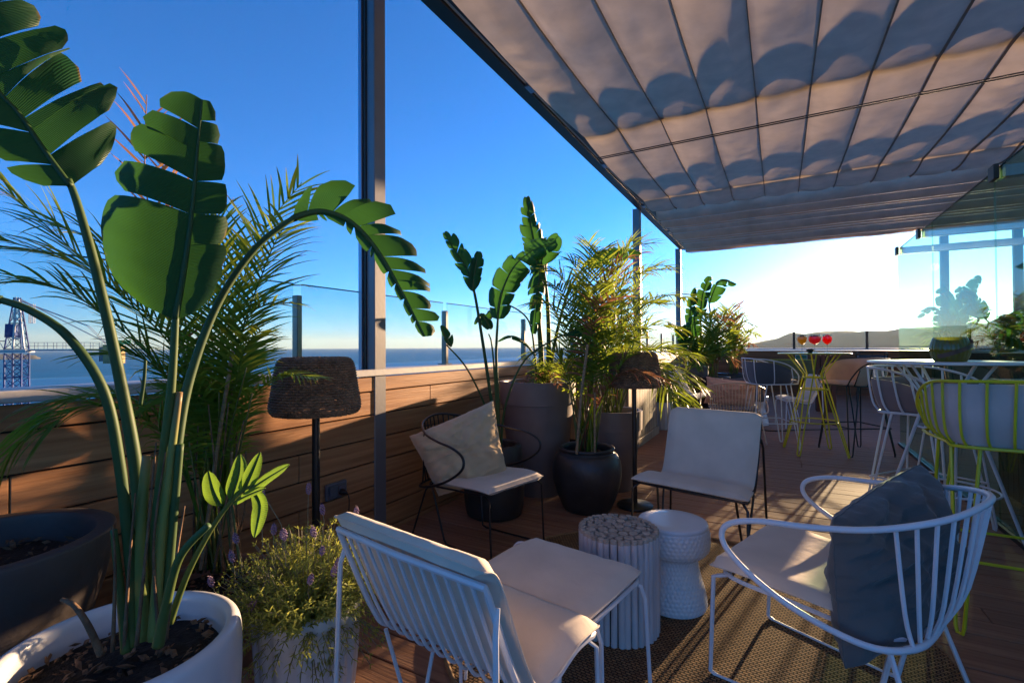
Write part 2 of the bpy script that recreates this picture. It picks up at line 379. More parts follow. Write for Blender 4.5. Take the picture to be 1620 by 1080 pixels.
l.new(n2.outputs[0], b.inputs['Height']); l.new(b.outputs[0], p.inputs['Normal'])
tag(g.build('sea', ms), kind='structure')

# --- far hills over the bay (seen above the far parapet), and the headland on the left
def hills(name, az0, az1, dist, hfun, depth, mt, base=-31, nseg=90):
    g = MB(); vs = []; fs = []; rows = 9
    for i in range(nseg + 1):
        a = az0 + (az1 - az0) * i / nseg
        for j in range(rows):
            q = j / (rows - 1); d = dist + depth * q
            hh = hfun(i / nseg) * math.sin(math.pi * min(1, q * 1.15) ** 0.8) ** 0.8 if 0 < j < rows - 1 else 0
            hh *= 0.86 + 0.28 * noise.noise(Vector((i * 0.32, j * 0.9, dist * 0.01))) if hh else 1
            vs.append((d * math.sin(a), d * math.cos(a), base + hh))
    for i in range(nseg):
        for j in range(rows - 1):
            k = i * rows + j; fs.append((k, k + 1, k + rows + 1, k + rows))
    g.add(vs, fs); return tag(g.build(name, mt, smooth=True), kind='structure')
M['hill'] = mat('hazy_wooded_hill', (0.055, 0.075, 0.045), 0.95, col2=(0.10, 0.10, 0.07), nscale=0.0035, detail=8)
M['headland'] = mat('rocky_headland', (0.11, 0.10, 0.07), 0.95, col2=(0.22, 0.16, 0.11), nscale=0.02, detail=8)
def prof(pts):
    def f(t):
        for (a, b), (c, d) in zip(pts, pts[1:]):
            if a <= t <= c:
                q = (t - a) / (c - a); q = q * q * (3 - 2 * q); return b + (d - b) * q
        return pts[-1][1]
    return f
hills('hills', R(-5.5), R(48), 7200, prof([(0, 0), (0.05, 80), (0.13, 220), (0.19, 255), (0.25, 245), (0.33, 300), (0.38, 335), (0.45, 320), (0.52, 345), (0.62, 290), (0.75, 170), (0.88, 190), (1, 150)]), 2600, M['hill'])
hills('distant_hills', R(-3), R(50), 12500, prof([(0, 0), (0.1, 150), (0.22, 330), (0.3, 420), (0.36, 380), (0.42, 520), (0.5, 600), (0.58, 520), (0.7, 430), (0.85, 380), (1, 300)]), 3000, M['hill'])
hills('headland', R(-80), R(-73.2), 2300, prof([(0, 26), (0.5, 24), (0.8, 19), (0.94, 14), (1, 0)]), 500, M['headland'], nseg=40)

# --- rooftop terrace deck: substructure slab and single boards with open joints
deck = MB().box(WX - 0.3, 7.5, -3.0, FY + 0.3, -0.45, -0.030).build('deck', 'void'); tag(deck, kind='structure')
rng = random.Random(3)
P_ = 0.1415; GAP = 0.007; BH = 0.026
def board_mesh(L):
    return MB().box(0, L, 0, P_ - GAP, -BH, 0, 0.003).mesh('deck_board')
lens = [2.4, 3.0, 3.6]
bms = {}
for L in lens:
    me = board_mesh(L - 0.004); me.materials.append(M['deck']); bms[L] = me
rest = MB()
row = 0; y = -0.318
edges = []
while y < FY - 0.02:
    x = WX + 0.012 - rng.choice([0, 0.9, 1.7]); first = True
    while x < 5.5:
        L = rng.choice(lens); a = x; bb = x + L
        if a < WX + 0.012: a = WX + 0.012
        if y < 4.2 and a < 3.2:
            if a == x and (bb < 5.5):
                o = bpy.data.objects.new('deck_board', bms[L]); o.location = (a, y, rng.uniform(-0.0008, 0.0008)); COL.objects.link(o); o.parent = deck
            elif bb - a > 0.05:
                mb = MB().box(0, bb - a - 0.004, 0, P_ - GAP, -BH, 0, 0.003); o = mb.build('deck_board', 'deck', deck); o.location = (a, y, 0)
        elif bb - a > 0.05:
            rest.box(a, min(bb, 7.4) - 0.004, y, y + P_ - GAP, -BH, rng.uniform(-0.0008, 0.0008))
        x = bb
    y += P_; row += 1
tag(rest.build('distant_deck_boards', 'deck', deck), kind='stuff')

# --- left parapet wall
CAPZ = 1.045
wall = thing('parapet_wall', 'long low brown plank parapet wall with pale cap running along the left edge of the terrace', 'wall', (WX, 0, 0))
def wpart(mb, name, mt, **k): return mb.build(name, mt, wall, origin=(WX, 0, 0), **k)
wpart(MB().box(WX - 0.16, WX - 0.022, -3, FY + 0.2, -0.3, CAPZ - 0.06), 'wall_core', 'void')
zs = [(-0.02, 0.020), (0.023, 0.168), (0.171, 0.316), (0.319, 0.464), (0.467, 0.612), (0.615, 0.760), (0.763, 0.905), (0.908, 0.998)]
for i, (a, b_) in enumerate(zs):
    a += 0.003; b_ -= 0.002
    yy = -3.0 + rng.choice([0, 1.1, 2.2])
    y0 = -3.0
    while y0 < FY - 0.03:
        y1 = min(yy + 3.6 if y0 == -3.0 else y0 + 3.6, FY - 0.025)
        mb = MB().box(WX - 0.022, WX + rng.uniform(-0.001, 0.0015), y0, y1 - 0.003, a, b_, 0.0025)
        wpart(mb, 'wall_plank', 'wallwood'); y0 = y1
wpart(MB().box(WX - 0.19, WX + 0.018, -3, FY + 0.17, CAPZ - 0.042, CAPZ, 0.004), 'wall_cap', 'cap')
# screws pairs on the top board
# --- glass rail on the left
rail = thing('glass_balustrade', 'clear glass balustrade with slim steel posts on the left parapet above the sea', 'railing', (-2.36, 0, CAPZ))
posts_y = [0.42 + 1.365 * k for k in range(-2, 11)]
for yv in posts_y:
    mb = MB(); mb.box(-2.383, -2.337, yv - 0.016, yv + 0.016, CAPZ, CAPZ + 0.43, 0.003)
    pp = mb.build('rail_post', 'steel', rail, origin=(-2.36, 0, CAPZ))
    MB().box(-2.40, -2.32, yv - 0.04, yv + 0.04, CAPZ + 0.0005, CAPZ + 0.008).build('foot_plate', 'steel', pp, origin=(-2.36, 0, CAPZ))
M['glassedge'] = mat('dark_glass_edge', (0.03, 0.05, 0.05), 0.2)
for a, b_ in zip(posts_y, posts_y[1:]):
    pn = MB().box(-2.366, -2.354, a + 0.03, b_ - 0.03, CAPZ + 0.03, CAPZ + 0.49).build('glass_pane', 'glass', rail, origin=(-2.36, 0, CAPZ))
    MB().box(-2.3663, -2.3537, a + 0.03, b_ - 0.03, CAPZ + 0.4903, CAPZ + 0.496).build('pane_edge', 'glassedge', pn, origin=(-2.36, 0, CAPZ))

# --- far parapet
fw = thing('parapet_wall', 'low brown plank parapet closing the far end of the terrace below the hills', 'wall', (2, FY, 0))
FZ = 1.105
def fpart(mb, name, mt): return mb.build(name, mt, fw, origin=(2, FY, 0))
fpart(MB().box(WX + 0.021, 7.4, FY + 0.022, FY + 0.16, -0.3, FZ - 0.05), 'wall_core', 'void')
k = 0
zz = 0.0
while zz < FZ - 0.06:
    z1 = min(zz + 0.147, FZ - 0.045)
    x0 = WX + 0.021
    while x0 < 7.3:
        x1 = min(x0 + 3.2 + (k % 3) * 0.4, 7.4)
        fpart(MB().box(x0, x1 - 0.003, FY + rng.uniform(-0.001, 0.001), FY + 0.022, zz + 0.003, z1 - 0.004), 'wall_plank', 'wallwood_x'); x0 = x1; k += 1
    zz = z1
fpart(MB().box(WX + 0.021, 7.4, FY - 0.012, FY + 0.19, FZ - 0.035, FZ, 0.003), 'wall_cap', 'cap')
fr = thing('glass_balustrade', 'glass balustrade with dark brown posts on the far parapet in front of the hills', 'railing', (2, FY + 0.1, FZ))
fp = [0.323 + 1.49 * k for k in range(-1, 5)]
for xv in fp:
    MB().box(xv - 0.028, xv + 0.028, FY + 0.07, FY + 0.12, FZ, FZ + 0.42, 0.003).build('rail_post', 'darkalu', fr, origin=(2, FY + 0.1, FZ))
for a, b_ in zip(fp, fp[1:]):
    pn = MB().box(a + 0.03, b_ - 0.03, FY + 0.09, FY + 0.102, FZ + 0.02, FZ + 0.49).build('glass_pane', 'dimglass', fr, origin=(2, FY + 0.1, FZ))
    MB().box(a + 0.03, b_ - 0.03, FY + 0.0897, FY + 0.1023, FZ + 0.4903, FZ + 0.4935).build('pane_edge', 'glassedge', pn, origin=(2, FY + 0.1, FZ))
sg = thing('wall_notice', 'small green notice with white lettering lines on the far parapet under the lime table', 'sign', (0.47, FY - 0.012, 0.83))
MB().box(0.345, 0.60, FY - 0.02, FY - 0.002, 0.70, 0.96).build('sign_plate', 'cap', sg, origin=(0.47, FY - 0.012, 0.83))
MB().box(0.357, 0.588, FY - 0.024, FY - 0.0205, 0.712, 0.85).build('sign_face', 'green_sign', sg, origin=(0.47, FY - 0.012, 0.83))
MB().box(0.357, 0.588, FY - 0.024, FY - 0.0205, 0.858, 0.948).build('sign_face', 'green_sign', sg, origin=(0.47, FY - 0.012, 0.83))

# --- pergola: posts, edge beams, cross bars, retractable awning
PZ = 3.70
per = thing('pergola', 'grey aluminium pergola with retractable beige awning over the terrace', 'pergola', (WX, 2.3, 0))
PO = (WX, 2.3, 0)
def ppart(mb, name, mt, par=None, **k): return mb.build(name, mt, par or per, origin=PO, **k)
def post(x, y, nm=True):
    # box section with recessed channel on the camera side
    g = MB(); g.box(x - 0.067, x + 0.067, y + 0.0, y + 0.10, 0.0, PZ + 0.02, 0.004)
    a = ppart(g, 'post', 'alu')
    return a
px = -2.29
post(px, 2.24); post(px, 8.9); post(px, 13.1)
# channel rails on the near face of the first post
g = MB(); g.box(px - 0.050, px - 0.022, 2.215, 2.239, 0.0, PZ, 0.002); ppart(g, 'post_channel', 'alublue')
g = MB(); g.box(px - 0.016, px + 0.002, 2.228, 2.2392, 0.0, PZ, 0.002); ppart(g, 'post_channel', 'darkalu')
ppart(MB().box(px + 0.068, px + 0.085, 2.22, 2.36, 0.0005, 0.010), 'post_foot', 'darkalu')
post(3.02, 13.1); post(4.13, 13.1)
ppart(MB().box(-2.26, -2.13, -2.0, 13.25, PZ, PZ + 0.16, 0.004), 'edge_beam', 'darkalu')
ppart(MB().box(-2.128, -2.085, -2.0, 13.2, PZ + 0.022, PZ + 0.06), 'guide_rail', 'lightstrip')
ppart(MB().box(-2.083, -1.995, -2.0, 13.2, PZ - 0.01, PZ + 0.10, 0.004), 'guide_rail', 'darkalu')
for yy in (4.2, 6.5, 8.75, 11.0):
    ppart(MB().box(-2.135, -2.075, yy - 0.07, yy + 0.07, PZ - 0.012, PZ + 0.022, 0.004), 'roller_bracket', 'alublue')
ppart(MB().box(4.1, 4.25, -2.0, 13.25, PZ + 0.02, PZ + 0.17, 0.004), 'edge_beam', 'darkalu')
for yy, wd in ((2.28, 0.12), (5.42, 0.14), (8.93, 0.11)):
    ppart(MB().box(-1.99, 4.1, yy - wd / 2, yy + wd / 2, PZ - 0.026, PZ + 0.014, 0.004), 'cross_beam', 'darkalu')
ppart(MB().box(-2.13, 4.2, 13.26, 13.36, PZ - 0.05, PZ + 0.06, 0.004), 'end_beam', 'alublue')
# awning cloth, first bays: stretched with seams, crumple and sag between the bars
SX = 0.468; XS = [-1.585 + SX * k for k in range(0, 13)]
def zcloth(x, y, y0, y1, bars):
    fx = ((x - XS[0]) / SX) % 1.0
    puff = math.sin(math.pi * fx) ** 0.7
    sag = 0
    for a, b_ in zip(bars, bars[1:]):
        if a <= y <= b_: q = (y - a) / (b_ - a); sag = math.sin(math.pi * q) ** 0.8
    k = math.floor((x - XS[0]) / SX)
    nn = noise.noise(Vector((x * 2.1, y * 0.9, 3.1))) * 0.018 + noise.noise(Vector((x * 7, y * 2.2 + k * 3.7, 9))) * 0.009
    crumple = abs(noise.noise(Vector((x * 6 + y * 5, y * 7 - x * 3, k * 1.7)))) * 0.028 * max(0, noise.noise(Vector((k * 5.3, y * 0.7, 2))) + 0.1)
    return PZ - 0.03 - 0.026 * puff - 0.045 * sag - 0.026 * puff * sag * (1 + 0.9 * math.sin(k * 2.3 + y * 0.8)) + (nn * 1.2 + crumple) * puff
def cloth_bay(y0, y1, bars, nm):
    nx = 13 * 10; ny = int((y1 - y0) / 0.06)
    x0 = -1.995; x1 = 4.09
    def f(a, b_):
        x = x0 + (x1 - x0) * a; y = y0 + (y1 - y0) * b_
        yy = y
        if b_ >= 1.0: yy = y + 0.05 * math.sin(math.pi * (((x - XS[0]) / SX) % 1.0))
        return Vector((x, yy, zcloth(x, y, y0, y1, bars)))
    o = ppart(MB().grid(f, nx, ny), nm, 'awning', smooth=True)
    return o
c1 = cloth_bay(2.36, 9.02, [2.36, 5.42, 8.25, 9.02], 'awning_cloth')
cloth_bay(-2.0, 2.22, [-2.0, 0.2, 2.22], 'awning_cloth')
for X in XS:
    if X > 4.0: continue
    g = MB(); pts = []
    def f(a, b_, X=X):
        y = 2.36 + 6.64 * b_; z = zcloth(X + 0.001, y, 2.36, 9.02, [2.36, 5.42, 8.25, 9.02])
        return Vector((X + (-0.006 if a < 0.5 else 0.006) , y, z - (0.002 + 0.030 * (a if a <= 0.5 else 1 - a) * 2)))
    g.grid(f, 2, 60); ppart(g, 'awning_seam', 'seam', c1)
ppart(MB().box(-1.99, 4.1, 8.19, 8.31, PZ - 0.005, PZ + 0.05), 'awning_batten', 'alu')
for yy in (5.86, 5.91):
    ppart(MB().tube([(-1.99, yy, PZ - 0.135), (4.1, yy, PZ - 0.135)], 0.007, 5), 'tension_cable', 'darkalu')
# second bay: gathered in transverse folds
F0, F1, NF = 9.12, 13.25, 10
def f(a, b_):
    x = -2.0 + 6.1 * a; y = F0 + (F1 - F0) * b_
    q = (b_ * NF) % 1.0; k = math.floor(b_ * NF - 1e-6)
    d = (1 - abs(2 * q - 1)) ** 1.5
    return Vector((x, y, PZ + 0.03 - (0.17 + 0.04 * math.sin(k * 1.9)) * d - 0.03 * d * math.sin(math.pi * ((x + 2) / 1.53 % 1)) + 0.012 * noise.noise(Vector((x * 1.5, y * 3, k)))))
M['awning2'] = cloth('awning_cloth_gathered', (0.80, 0.60, 0.42), trans=0.5, bump=0.3)
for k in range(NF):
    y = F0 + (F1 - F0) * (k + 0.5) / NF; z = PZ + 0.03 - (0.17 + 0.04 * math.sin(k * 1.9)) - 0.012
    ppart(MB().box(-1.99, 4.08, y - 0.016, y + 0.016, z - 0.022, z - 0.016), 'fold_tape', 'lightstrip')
c2 = ppart(MB().grid(f, 90, NF * 12), 'awning_cloth', 'awning2', smooth=True)
for k in range(NF + 1):
    y = F0 + (F1 - F0) * k / NF
    ppart(MB().box(-2.0, 4.1, y - 0.018, y + 0.018, PZ + 0.012, PZ + 0.05), 'awning_batten', 'alu', c2)
for X in (-0.47, 1.06, 2.6):
    ppart(MB().box(X - 0.05, X + 0.05, F0, F1, PZ + 0.052, PZ + 0.09), 'cross_beam', 'darkalu')

# --- green glass screen on the right, with its head bars and brackets
GX = 1.235
scr = thing('glass_screen', 'tall green tinted glass screen on the right with short dark brackets on its upper edge', 'screen', (GX, 5, 0))
go = (GX, 5, 0)
yb = [7.22, 5.75, 4.28, 2.81, 1.6]
GH = 2.31
for a, b_ in zip(yb, yb[1:]):
    pn = MB().box(GX, GX + 0.012, b_ + 0.004, a - 0.004, 0.03, GH).build('glass_pane', 'greenglass', scr, origin=go)
    MB().box(GX - 0.0003, GX + 0.0123, b_ + 0.004, a - 0.004, GH + 0.0003, GH + 0.004).build('pane_edge', 'glassedge', pn, origin=go)
MB().box(GX - 0.02, GX + 0.032, 1.6, 7.24, 0.0005, 0.03).build('floor_channel', 'darkalu', scr, origin=go)
for yy, wd in ((7.16, 0.085), (6.15, 0.085), (4.22, 0.10)):
    br = MB().box(GX - 0.03, GX - 0.002, yy - wd / 2, yy + wd / 2, GH - 0.075, GH + 0.02, 0.003).build('bracket', 'darkalu', scr, origin=go)
    MB().box(GX + 0.0145, 6.5, yy - 0.03, yy + 0.03, GH - 0.065, GH + 0.012, 0.003).build('head_bar', 'alublue', scr, origin=go)
# dark slatted bar counter behind the screen
bar = thing('bar_counter', 'dark vertical slatted counter behind the green glass screen', 'counter', (1.9, 4, 0))
bo = (1.9, 4, 0)
MB().box(1.57, 2.3, 1.4, 5.4, 0.0, 0.86).build('counter_body', 'void', bar, origin=bo)
MB().box(1.50, 2.36, 1.35, 5.45, 0.862, 0.90, 0.004).build('counter_top', 'darkwood', bar, origin=bo)
yy = 1.42; sl = MB().box(0, 0.022, 0, 0.088, 0, 0.85, 0.003).mesh('slat'); sl.materials.append(M['darkwood'])
while yy < 5.3:
    o = bpy.data.objects.new('slat', sl); COL.objects.link(o); o.parent = bar; o.location = (1.545 - 1.9, yy - 4, 0.008); yy += 0.096

# --- pale slatted planter box jutting from the left parapet
bx = thing('planter_box', 'pale vertical board planter box jutting from the parapet beside the wicker lamp', 'planter', (-1.8, 6, 0))
b0 = (-1.8, 6, 0)
MB().box(WX + 0.012, -1.487, 5.33, 6.705, 0.0, 1.02).build('box_core', 'void', bx, origin=b0)
y_ = 5.31; i = 0
while y_ < 6.70:
    e = min(y_ + 0.122, 6.725)
    MB().box(-1.485, -1.465 + rng.uniform(-0.001, 0.001), y_ + 0.002, e - 0.002, 0.10, 1.015, 0.002).build('board', 'palewood', bx, origin=b0); y_ = e
x_ = WX + 0.02
while x_ < -1.49:
    e = min(x_ + 0.122, -1.487)
    MB().box(x_ + 0.002, e - 0.002, 5.305, 5.327, 0.10, 1.015, 0.002).build('board', 'palewood', bx, origin=b0); x_ = e
MB().box(-1.486, -1.443, 5.29, 6.745, 0.0, 0.098, 0.003).build('plinth', 'palewood', bx, origin=b0)
MB().box(WX + 0.019, -1.45, 5.29, 6.74, 1.017, 1.05, 0.003).build('box_cap', 'palewood', bx, origin=b0)

# ================================================================== FAR THINGS: crane, boats
D = 80
CT = V(27, 548, D); CT = Vector((CT.x, CT.y, 0))
cr_ = thing('tower_crane', 'blue lattice tower crane with pale jib over the sea, far left', 'crane', (CT.x, CT.y, -31))
co = (CT.x, CT.y, -31)
ax = Vector((math.cos(yaw), math.sin(yaw), 0)); ay = Vector((-math.sin(yaw), math.cos(yaw), 0))
ax, ay = (ax * 0.94 + ay * 0.34).normalized(), (ay * 0.94 - ax * 0.34).normalized()
def cp(x, y, z): return Vector((CT.x, CT.y, 0)) + ax * x + ay * y + Vector((0, 0, z))
def lattice(z0, z1, w0, w1, n, name, mt, r=0.09, cx=0.0):
    g = MB()
    for sx, sy in ((-1, -1), (1, -1), (1, 1), (-1, 1)):
        g.tube([cp(cx + sx * w0, sy * w0, z0), cp(cx + sx * w1, sy * w1, z1)], r * 1.4, 4)
    for i in range(n):
        a = i / n; b_ = (i + 1) / n; wa = w0 + (w1 - w0) * a; wb = w0 + (w1 - w0) * b_; za = z0 + (z1 - z0) * a; zb = z0 + (z1 - z0) * b_
        c4 = [(-1, -1), (1, -1), (1, 1), (-1, 1)]
        for k in range(4):
            p_, q_ = c4[k], c4[(k + 1) % 4]
            g.tube([cp(cx + p_[0] * wa, p_[1] * wa, za), cp(cx + q_[0] * wb, q_[1] * wb, zb)], r * 0.7, 4)
            g.tube([cp(cx + q_[0] * wa, q_[1] * wa, za), cp(cx + p_[0] * wb, p_[1] * wb, zb)], r * 0.7, 4)
            g.tube([cp(cx + p_[0] * wa, p_[1] * wa, za), cp(cx + q_[0] * wa, q_[1] * wa, za)], r * 0.8, 4)
    return g.build(name, mt, cr_, origin=co)
lattice(-31, 0.6, 1.08, 1.08, 16, 'tower_mast', 'crane')
lattice(1.3, 9.8, 1.08, 0.28, 4, 'tower_head', 'crane', 0.08)
g = MB(); g.tube([cp(0.1, -1.3, 1.3), cp(0.0, -0.4, 9.8)], 0.16, 5); g.tube([cp(1.5, -1.3, 1.3), cp(0.35, -0.4, 9.4)], 0.16, 5)
for z_ in (3.0, 6.2): g.tube([cp(0.1, -1.2, z_), cp(1.25 - z_ * 0.07, -1.2, z_)], 0.1, 4)
g.build('head_strut', 'cranewhite', cr_, origin=co)
g = MB(); g.add([cp(-1.2, -0.9, 3.2), cp(0.0, -0.9, 3.2), cp(0.0, 0.9, 3.2), cp(-1.2, 0.9, 3.2), cp(-1.1, -0.9, 5.4), cp(0.0, -0.9, 5.4), cp(0, 0.9, 5.4), cp(-1.1, 0.9, 5.4)],
    [(3, 2, 1, 0), (4, 5, 6, 7), (0, 1, 5, 4), (1, 2, 6, 5), (2, 3, 7, 6), (3, 0, 4, 7)]); g.build('cab', 'crane', cr_, origin=co)
def obox(x0, x1, y0, y1, z0, z1, name, mt):
    g = MB(); vs = [cp(x, y, z) for z in (z0, z1) for x, y in ((x0, y0), (x1, y0), (x1, y1), (x0, y1))]
    g.add(vs, [(3, 2, 1, 0), (4, 5, 6, 7), (0, 1, 5, 4), (1, 2, 6, 5), (2, 3, 7, 6), (3, 0, 4, 7)]); return g.build(name, mt, cr_, origin=co)
obox(-1.5, 1.7, -1.4, 1.4, 0.7, 1.2, 'slew_ring', 'cranewhite')
jib = obox(1.7, 18, -0.5, 0.5, 0.95, 1.25, 'counter_jib', 'cranewhite')
obox(-14, -1.5, -0.5, 0.5, 0.85, 1.1, 'jib', 'cranewhite')
g = MB()
for k in range(12):
    x = 2.5 + k * 1.25
    for sy in (-0.5, 0.5): g.tube([cp(x, sy, 1.25), cp(x, sy, 2.35)], 0.035, 4)
g.tube([cp(1.7, -0.5, 2.35), cp(17, -0.5, 2.35)], 0.03, 4); g.tube([cp(1.7, -0.5, 1.8), cp(17, -0.5, 1.8)], 0.03, 4)
g.build('handrail', 'crane', cr_, origin=co)
g = MB()
for k in range(9):
    x = -1.6 - k * 1.4
    g.tube([cp(x, 0, 1.1), cp(x - 0.7, 0, 2.6), cp(x - 1.4, 0, 1.1)], 0.06, 4)
g.tube([cp(-1.5, 0, 2.6), cp(-14, 0, 2.6)], 0.07, 4); g.build('jib_lattice', 'crane', cr_, origin=co)
g = MB()
for y_ in (-0.4, 0.4): g.tube([cp(0.3, y_, 9.3), cp(9.5, y_, 5.2), cp(12.6, y_, 1.4)], 0.05, 4)
for y_ in (-0.2, 0.3): g.tube([cp(0.3, y_, 9.6), cp(13.5, y_, 1.4)], 0.04, 4)
g.build('tie_cable', 'cranewhite', cr_, origin=co)
lattice(5.6, 8.8, 0.28, 0.28, 4, 'back_ladder', 'cranewhite', 0.03, 1.9)
for k in range(5):
    obox(11.9 + k * 0.52, 12.38 + k * 0.52, -0.9, 0.9, -1.3, 1.9, 'counterweight_slab', 'ballast')
obox(11.3, 11.85, -0.8, 0.8, -0.9, 1.6, 'winch_housing', 'socket')
sb = obox(13.2, 15.9, -1.0, -0.92, 2.0, 2.75, 'sign_board', 'crane_sign')
# the board's unreadable yellow letters: simple bars with the rhythm seen
fc = bpy.data.curves.new('sign_letters', 'FONT'); fc.body = 'CESUR'; fc.size = 0.62; fc.extrude = 0.01
fo = bpy.data.objects.new('sign_letters', fc); COL.objects.link(fo)
dg = bpy.context.evaluated_depsgraph_get(); me = bpy.data.meshes.new_from_object(fo.evaluated_get(dg)); bpy.data.objects.remove(fo)
me.materials.append(M['crane_letters']); fo = bpy.data.objects.new('sign_letters', me); COL.objects.link(fo)
pos = cp(13.55, -1.02, 2.16) - Vector(co); mm = Matrix((ax, Vector((0, 0, 1)), -ay)).transposed().to_4x4(); mm.translation = pos; fo.parent = sb; fo.matrix_local = mm
for (u, v, D, s_, lab) in ((100, 558, 900, 1.0, 'tiny white boat on the sea between crane and counterweight'), (2, 566, 600, 0.9, 'tiny white boat at the far left edge below the headland')):
    p0 = V(u, v, D); tt = (-31 - EYE) / (p0.z - EYE); p0 = EYEP + (p0 - EYEP) * tt
    bt = thing('boat', lab, 'boat', p0, 0.4, 'small boats on the sea')
    L = 4.5 * s_
    g = MB(); g.add([(-L, -1.3, 1.2), (L * 0.5, -1.3, 1.3), (L, 0, 1.7), (L * 0.5, 1.3, 1.3), (-L, 1.3, 1.2), (-L * 0.9, -0.8, -0.2), (L * 0.5, -0.7, -0.2), (L * 0.8, 0, -0.2), (L * 0.5, 0.7, -0.2), (-L * 0.9, 0.8, -0.2)],
                    [(0, 1, 2, 3, 4), (9, 8, 7, 6, 5), (0, 5, 6, 1), (1, 6, 7, 2), (2, 7, 8, 3), (3, 8, 9, 4), (4, 9, 5, 0)])
    g.build('hull', 'boat', bt); MB().box(-L * 0.4, L * 0.3, -0.8, 0.8, 1.31, 2.6, 0.1).build('cabin', 'boat', bt)

# ================================================================== FURNITURE
def wire(parent, name, pts, r, mt, closed=False, n=6, smooth=0):
    P = cr(pts, smooth, closed) if smooth else pts
    return MB().tube(P, r, n, closed).build(name, mt, parent, smooth=True)

def rrect(x0, x1, y0, y1, z, r=0.04, n=4, z1=None):
    out = []
    for cx, cy, a0 in ((x1 - r, y1 - r, 0), (x0 + r, y1 - r, 90), (x0 + r, y0 + r, 180), (x1 - r, y0 + r, 270)):
        for k in range(n + 1):
            a = R(a0 + 90 * k / n); out.append((cx + r * math.cos(a), cy + r * math.sin(a), z))
    return out

def pad(rows, th, mt, name, parent, nu=14, sag=0.0, seed=0):
    """upholstered pad: rows = list of (left point, right point) from front to back; rounded edges and soft relief"""
    Lp = cr([r_[0] for r_ in rows], 6); Rp = cr([r_[1] for r_ in rows], 6); nv = len(Lp) - 1
    nvs = nv
    def surf(side):
        def f(a, b_):
            j = min(nv, int(round(b_ * nv))); A, B = Lp[j], Rp[j]
            p_ = A.lerp(B, a)
            t1 = (Lp[min(nv, j + 1)] - Lp[max(0, j - 1)]); nn = (B - A).cross(t1)
            nn = nn.normalized() if nn.length else Vector((0, 0, 1))
            ea = min(a, 1 - a) / 0.09; eb = min(b_, 1 - b_) / 0.07
            e = math.sqrt(max(0, 1 - (1 - min(1, ea)) ** 2)) * math.sqrt(max(0, 1 - (1 - min(1, eb)) ** 2))
            w_ = 0.5 + 0.5 * e
            if min(a, 1 - a) < 1e-6 or min(b_, 1 - b_) < 1e-6: w_ = 0.0
            w_ += 0.10 * noise.noise(Vector((a * 3 + seed, b_ * 5, seed * 1.7))) * e
            wr = 0.0025 * noise.noise(Vector((a * 22, b_ * 9 + seed, seed))) * e
            return p_ + nn * (side * th * 0.5 * w_ + wr) - Vector((0, 0, sag * math.sin(math.pi * a) * math.sin(math.pi * b_)))
        return f
    g = MB(); g.grid(surf(1), nu, nv); k = len(g.v); g.grid(surf(-1), nu, nv)
    # flip second sheet
    half = len(g.f) // 2; g.f = g.f[:half] + [tuple(reversed(q)) for q in g.f[half:]]
    # normals: make the first sheet face up
    o = g.build(name, mt, parent, smooth=True)
    per_ = [Vector(q) for q in Lp] + [Lp[-1].lerp(Rp[-1], k / 8) for k in range(1, 8)] + [Vector(q) for q in reversed(Rp)] + [Rp[0].lerp(Lp[0], k / 8) for k in range(1, 8)]
    MB().tube(per_, 0.0032, 5, True).build('piping', mt, o, smooth=True)
    return o

def pillow(name, label, loc, ex, ey, w_, h_, th, mt, group=None, seed=1, wr=0.02, pin=0.085):
    """scatter cushion with drawn-out corners, folds and a seam; ex, ey are the directions of its width and height"""
    ex = Vector(ex).normalized(); ey = Vector(ey); ey = (ey - ex * ey.dot(ex)).normalized(); ez = ex.cross(ey)
    def surf(side):
        def f(a, b_):
            u = 2 * a - 1; v = 2 * b_ - 1
            u = math.sin(u * math.pi / 2) * 0.35 + u * 0.65; v = math.sin(v * math.pi / 2) * 0.35 + v * 0.65
            x = u * (1 - pin * (1 - v * v)); y = v * (1 - pin * (1 - u * u))
            e = max(0, (1 - u ** 4) * (1 - v ** 4)) ** 0.55
            e *= 0.80 + 0.2 * (1 - 0.5 * (u * u + v * v))
            q = Vector((u * 1.7 + seed, v * 1.7, side * 2.0))
            # folds radiate from corners: stretch noise along the radial direction
            ang = math.atan2(v, u); rad = math.hypot(u, v)
            fold = noise.noise(Vector((ang * 3.2 + seed * 3, rad * 1.2, side + seed))) * 1.3 * min(1, rad * 1.2)
            fold2 = (noise.noise(Vector((u * 5 + v * 2 + seed, v * 2.2, side * 3 + seed))) * 0.7 + (0.5 - abs(noise.noise(Vector((u * 1.2 - v * 4.2 + seed, v * 0.9 + u * 0.6, side + seed * 2))))) * 1.3)
            big = noise.noise(q) * 0.8
            z = side * th * 0.5 * e + (fold * wr + fold2 * wr * 0.7 + big * wr * 0.8) * (e ** 0.5 if side > 0 else e)
            rip = 0.006 * noise.noise(Vector((u * 9, v * 9, seed))) 
            return ex * (x * w_ / 2 + rip) + ey * (y * h_ / 2 + rip) + ez * z
        return f
    g = MB(); g.grid(surf(1), 64, 64); g.grid(surf(-1), 64, 64); half = len(g.f) // 2
    g.f = g.f[:half] + [tuple(reversed(q)) for q in g.f[half:]]
    t = thing(name, label, 'pillow', loc, 0, group)
    g.build('pillow_cover', mt, t, smooth=True)
    # piped edge seam
    E_ = [surf(1)(k / 30, 0) for k in range(30)] + [surf(1)(1, k / 30) for k in range(30)] + [surf(1)(1 - k / 30, 1) for k in range(30)] + [surf(1)(0, 1 - k / 30) for k in range(30)]
    MB().tube(E_, 0.0028, 4, True).build('edge_seam', mt, t, smooth=True)
    return t

